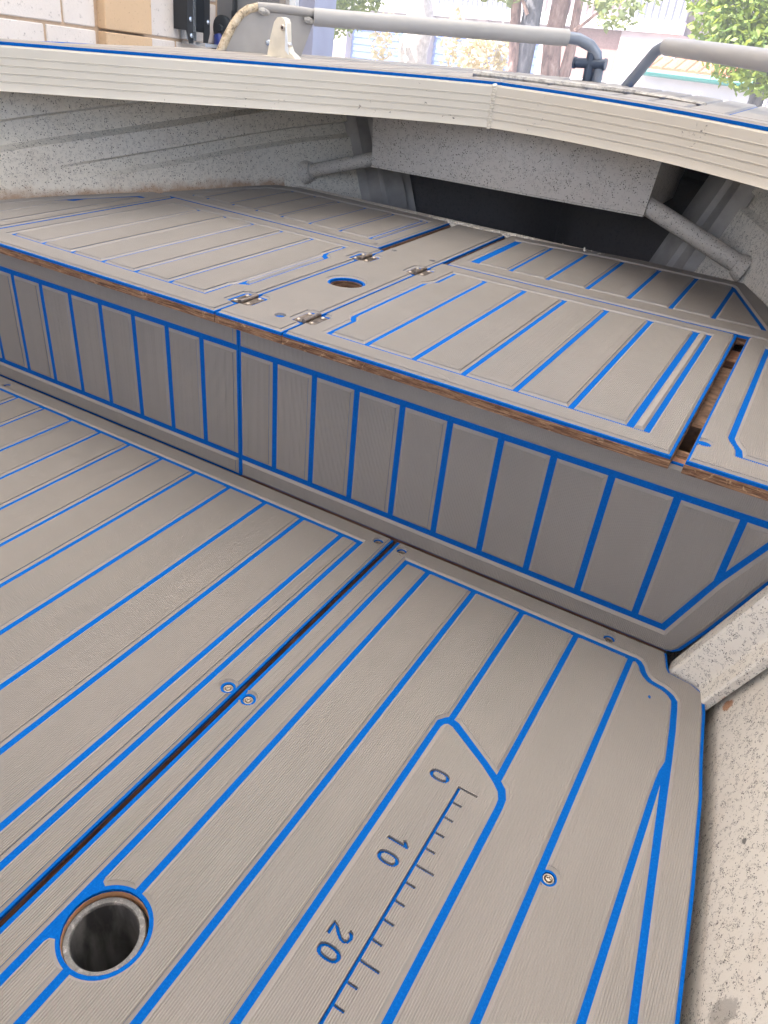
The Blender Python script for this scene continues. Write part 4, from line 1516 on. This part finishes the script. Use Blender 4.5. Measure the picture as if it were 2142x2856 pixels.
def car(name, x, y, rz, paint, label, hgt=1.55, group='cars parked across the street'):
    root = thing(name, label, 'car', (0, 0, 0), group)
    side = [(-2.1, .35), (-2.15, .62), (-2.05, .86), (-1.5, .98), (-1.18, 1.02), (-.62, hgt - .10), (-.35, hgt), (.75, hgt), (1.25, hgt - .12), (1.75, 1.05), (2.08, .95), (2.15, .55), (2.1, .32)]
    nst = [(-.86, .93), (-.84, .985), (-.70, 1.0), (0, 1.0)]
    V, F = [], []
    wz = [-.86, -.80, -.60, .60, .80, .86]
    sc = [0.0, .8, 1, 1, .8, 0.0]
    n = len(side)
    for w, q in zip(wz, sc):
        for (u, z) in side:
            t = max(0, z - .9) / .65
            V.append((u * (1 if z < .9 else 1 - .02 * (1 - q)), w * (1 - .16 * t), z - (0.05 * (1 - q) if z > .9 else 0)))
    for i in range(len(wz) - 1):
        for j in range(n):
            a, b = i * n + j, i * n + (j + 1) % n
            F.append((a, b, b + n, a + n))
    F.append(tuple(range(n - 1, -1, -1)))
    F.append(tuple(range((len(wz) - 1) * n, len(wz) * n)))
    link_mesh('body', V, F, paint, root, True, 35)
    for sg in (-1, 1):
        MB().prism([(-.98, 1.04), (-.52, hgt - .16), (-.05, hgt - .12), (-.05, 1.04)], lambda u, v, sg=sg: Vector((u, sg * (.862 - .14 * (v - .9) / .65) - .01 * sg, v)), (0, sg * .015, 0)).build('side_window', 'glass_dark', root)
        MB().prism([(.02, 1.04), (.02, hgt - .12), (.80, hgt - .14), (1.35, 1.04)], lambda u, v, sg=sg: Vector((u, sg * (.862 - .14 * (v - .9) / .65) - .01 * sg, v)), (0, sg * .015, 0)).build('side_window', 'glass_dark', root)
        for wx in (-1.35, 1.35):
            w = MB().lathe([(.20, -.09), (.31, -.09), (.33, -.05), (.33, .05), (.31, .09), (.20, .09)], (wx, sg * .78, .33), 20, Matrix.Rotation(pi / 2, 4, 'X'), True).build('wheel', 'rubber', root, True)
            MB().lathe([(0, -.07), (.2, -.07), (.2, .07), (0, .07)], (wx, sg * .78, .33), 14, Matrix.Rotation(pi / 2, 4, 'X')).build('rim', 'zinc', w, True)
        MB().box(-2.17, -2.08, sg * .72 - .12, sg * .72 + .12, .62, .76).build('headlight', 'zinc', root)
    MB().prism([(-.70, 1.04), (.70, 1.04), (.58, 1.42), (-.58, 1.42)], lambda u, v: Vector((-1.20 + (v - 1.02) * 1.22 - .02, u, v)), (-.015, 0, .01)).build('windscreen', 'glass_dark', root)
    root.matrix_world = TB @ Matrix.Translation((x, y, -.7)) @ Matrix.Rotation(rz, 4, 'Z')
    return root


car('parked_car', -7.05, 17.8, radians(20), 'car_white', 'white parked car mostly behind the two dark tree trunks')
car('parked_car', -4.95, 16.6, radians(80), 'car_white', 'white parked car behind the dark bollard', 1.62)


# trees
def leaf_cloud(m, cx, cy, cz, rx_, ry_, rz_, n, size, rnd, hang=0.3, shell=0.45):
    for _ in range(n):
        while True:
            p = Vector((rnd.uniform(-1, 1), rnd.uniform(-1, 1), rnd.uniform(-1, 1)))
            if shell < p.length < 1 or (p.length < shell and rnd.random() < 0.15):
                break
        c = Vector((cx + p.x * rx_, cy + p.y * ry_, cz + p.z * rz_))
        d = Vector((rnd.gauss(0, 1), rnd.gauss(0, 1), rnd.gauss(0, .6) - hang)).normalized()
        s = d.cross(Vector((rnd.gauss(0, 1), rnd.gauss(0, 1), rnd.gauss(0, 1)))).normalized()
        L_ = size * rnd.uniform(.7, 1.4)
        w = L_ * rnd.uniform(.22, .34)
        m.add([c, c + d * L_ * .5 + s * w, c + d * L_, c + d * L_ * .5 - s * w], [(0, 1, 2, 3)])
    return m


def wobble(P, rnd, a, n=4):
    out = []
    for i in range(len(P) - 1):
        for k in range(n):
            t = k / n
            v = Vector(P[i]).lerp(Vector(P[i + 1]), t)
            if i or k:
                v += Vector((rnd.uniform(-a, a), rnd.uniform(-a, a), 0))
            out.append(v)
    out.append(Vector(P[-1]))
    return out


rnd = random.Random(5)


def tree(name, label, base, top, r0, r1, bark, group, limbs=(), clouds=(), leaf='leaf_grey', size=.12, lean_mid=None):
    root = thing(name, label, 'tree', base, group)
    P = [base, lean_mid or tuple((a + b) / 2 for a, b in zip(base, top)), top]
    W = wobble(P, rnd, r0 * .25, 5)
    MB().tube(W, [r0 + (r1 - r0) * i / (len(W) - 1) + rnd.uniform(-.06, .06) * r0 for i in range(len(W))], 12).build('trunk', bark, root, True)
    for a, b, r in limbs:
        W = wobble([a, b], rnd, r * .8, 5)
        MB().tube(W, [r * (1 - .7 * i / 5) for i in range(6)], 7).build('limb', bark, root, True)
    m = MB()
    for c in clouds:
        leaf_cloud(m, *c[:7], size * (c[7] if len(c) > 7 else 1), rnd)
    if m.v:
        m.build('crown', leaf, root)
    return place(root)


GT = 'trees on the verge outside the workshop'
# three trunks in the middle
tree('street_tree', 'slim leaning tree left of the dark trunk, pinkish grey bark', (-4.92, 12.9, -.7), (-5.62, 13.0, 4.2), .10, .07, 'bark_pink', GT,
     [((-5.0, 12.9, 1.6), (-5.5, 12.5, 2.6), .03)],
     [(-5.75, 12.6, 2.02, .55, .5, .28, 330), (-5.2, 12.5, 1.95, .35, .4, .24, 170), (-5.9, 12.8, 3.6, 1.6, 1.2, .7, 900)], 'leaf_grey', .12, (-5.12, 12.9, 1.0))
tree('street_tree', 'straight dark grey tree trunk in the middle of the three', (-4.93, 13.0, -.7), (-5.07, 13.2, 4.4), .165, .13, 'bark_grey', GT, (),
     [(-5.1, 13.0, 3.9, 1.4, 1.2, .7, 800)], 'leaf_grey', .12)
tree('street_tree', 'thick tree trunk with pinkish bark nearest the bollard, two stems grown together', (-4.62, 13.6, -.7), (-4.95, 13.6, 4.4), .165, .13, 'bark_pink', GT,
     [((-4.42, 13.62, -.7), (-4.62, 13.7, 2.6), .15), ((-4.4, 13.5, 1.5), (-3.4, 13.0, 2.2), .03)],
     [(-3.95, 13.0, 2.0, .55, .5, .22, 160), (-3.55, 12.6, 1.72, .30, .35, .26, 130), (-3.3, 12.8, 1.98, .30, .3, .14, 60), (-2.75, 12.8, 2.12, .35, .3, .12, 50), (-4.6, 13.2, 3.6, 1.6, 1.2, .8, 800)], 'leaf_grey', .12)
# weeping pale foliage and stems on the left
tree('weeping_tree', 'pale weeping tree with hanging whitish twigs behind the left rail', (-7.9, 15.0, -.7), (-8.05, 15.0, 3.6), .30, .24, 'bark_pale', GT,
     [((-7.2, 14.6, 2.3), (-6.15, 14.2, .35), .028), ((-6.0, 14.4, 2.0), (-6.05, 14.4, .3), .018), ((-7.9, 15, 2.2), (-7.2, 14.6, 2.3), .05), ((-7.2, 14.6, 2.3), (-6.0, 14.4, 2.0), .03)],
     [(-6.35, 14.6, 1.0, .45, .5, .55, 700), (-7.05, 14.7, 1.25, .20, .3, .55, 200), (-8.35, 14.4, 1.1, .25, .3, .5, 130)], 'leaf_dry', .13)
root_l = tree('leafy_tree', 'bright green leafy tree at the left edge of the opening, over the left rail', (-9.4, 13.4, -.7), (-9.3, 13.4, 2.4), .13, .09, 'bark_grey', GT, (),
              [(-8.7, 13.0, 1.95, .95, 1.0, .95, 3800), (-7.95, 12.7, 2.05, .6, .7, .5, 900), (-9.3, 13.0, 2.0, .9, .9, 1.0, 1500)], 'leaf_bright', .115)
tree('leafy_tree', 'large rounded yellow-green tree on the right above the right rail', (-1.35, 12.3, -.7), (-1.3, 12.2, 1.9), .12, .08, 'bark_grey', GT,
     [((-1.3, 12.2, 1.3), (-1.8, 12.1, 1.9), .04), ((-1.3, 12.2, 1.3), (-.8, 12.1, 1.9), .04)],
     [(-1.55, 11.9, 2.05, .92, .85, .90, 5200), (-.75, 11.9, 1.95, .85, .85, .95, 3600), (-1.25, 11.6, 1.35, .85, .7, .45, 1500), (-1.1, 12.0, 2.9, 1.1, 1.0, .7, 1800)], 'leaf_bright', .095)

# ------------------------------------------------------------------ thin scattering air, added to imitate lens glare over the outdoors
hz = bpy.data.materials.new('glare_veil')
hz.use_nodes = True
t = hz.node_tree
for nd in list(t.nodes):
    if nd.type == 'BSDF_PRINCIPLED':
        t.nodes.remove(nd)
pv = t.nodes.new('ShaderNodeVolumePrincipled')
pv.inputs['Color'].default_value = (0.88, 0.92, 1.0, 1)
pv.inputs['Density'].default_value = 0.009
t.links.new(pv.outputs[0], t.nodes['Material Output'].inputs['Volume'])
MATS['glare_veil'] = hz
o = flat_thing(MB().box(-72, 72, -42, 112, -1.9, 7.2), 'glare_veil', 'glare_veil', 'thin pale air volume added to imitate lens glare', 'glare_veil', 'stuff')
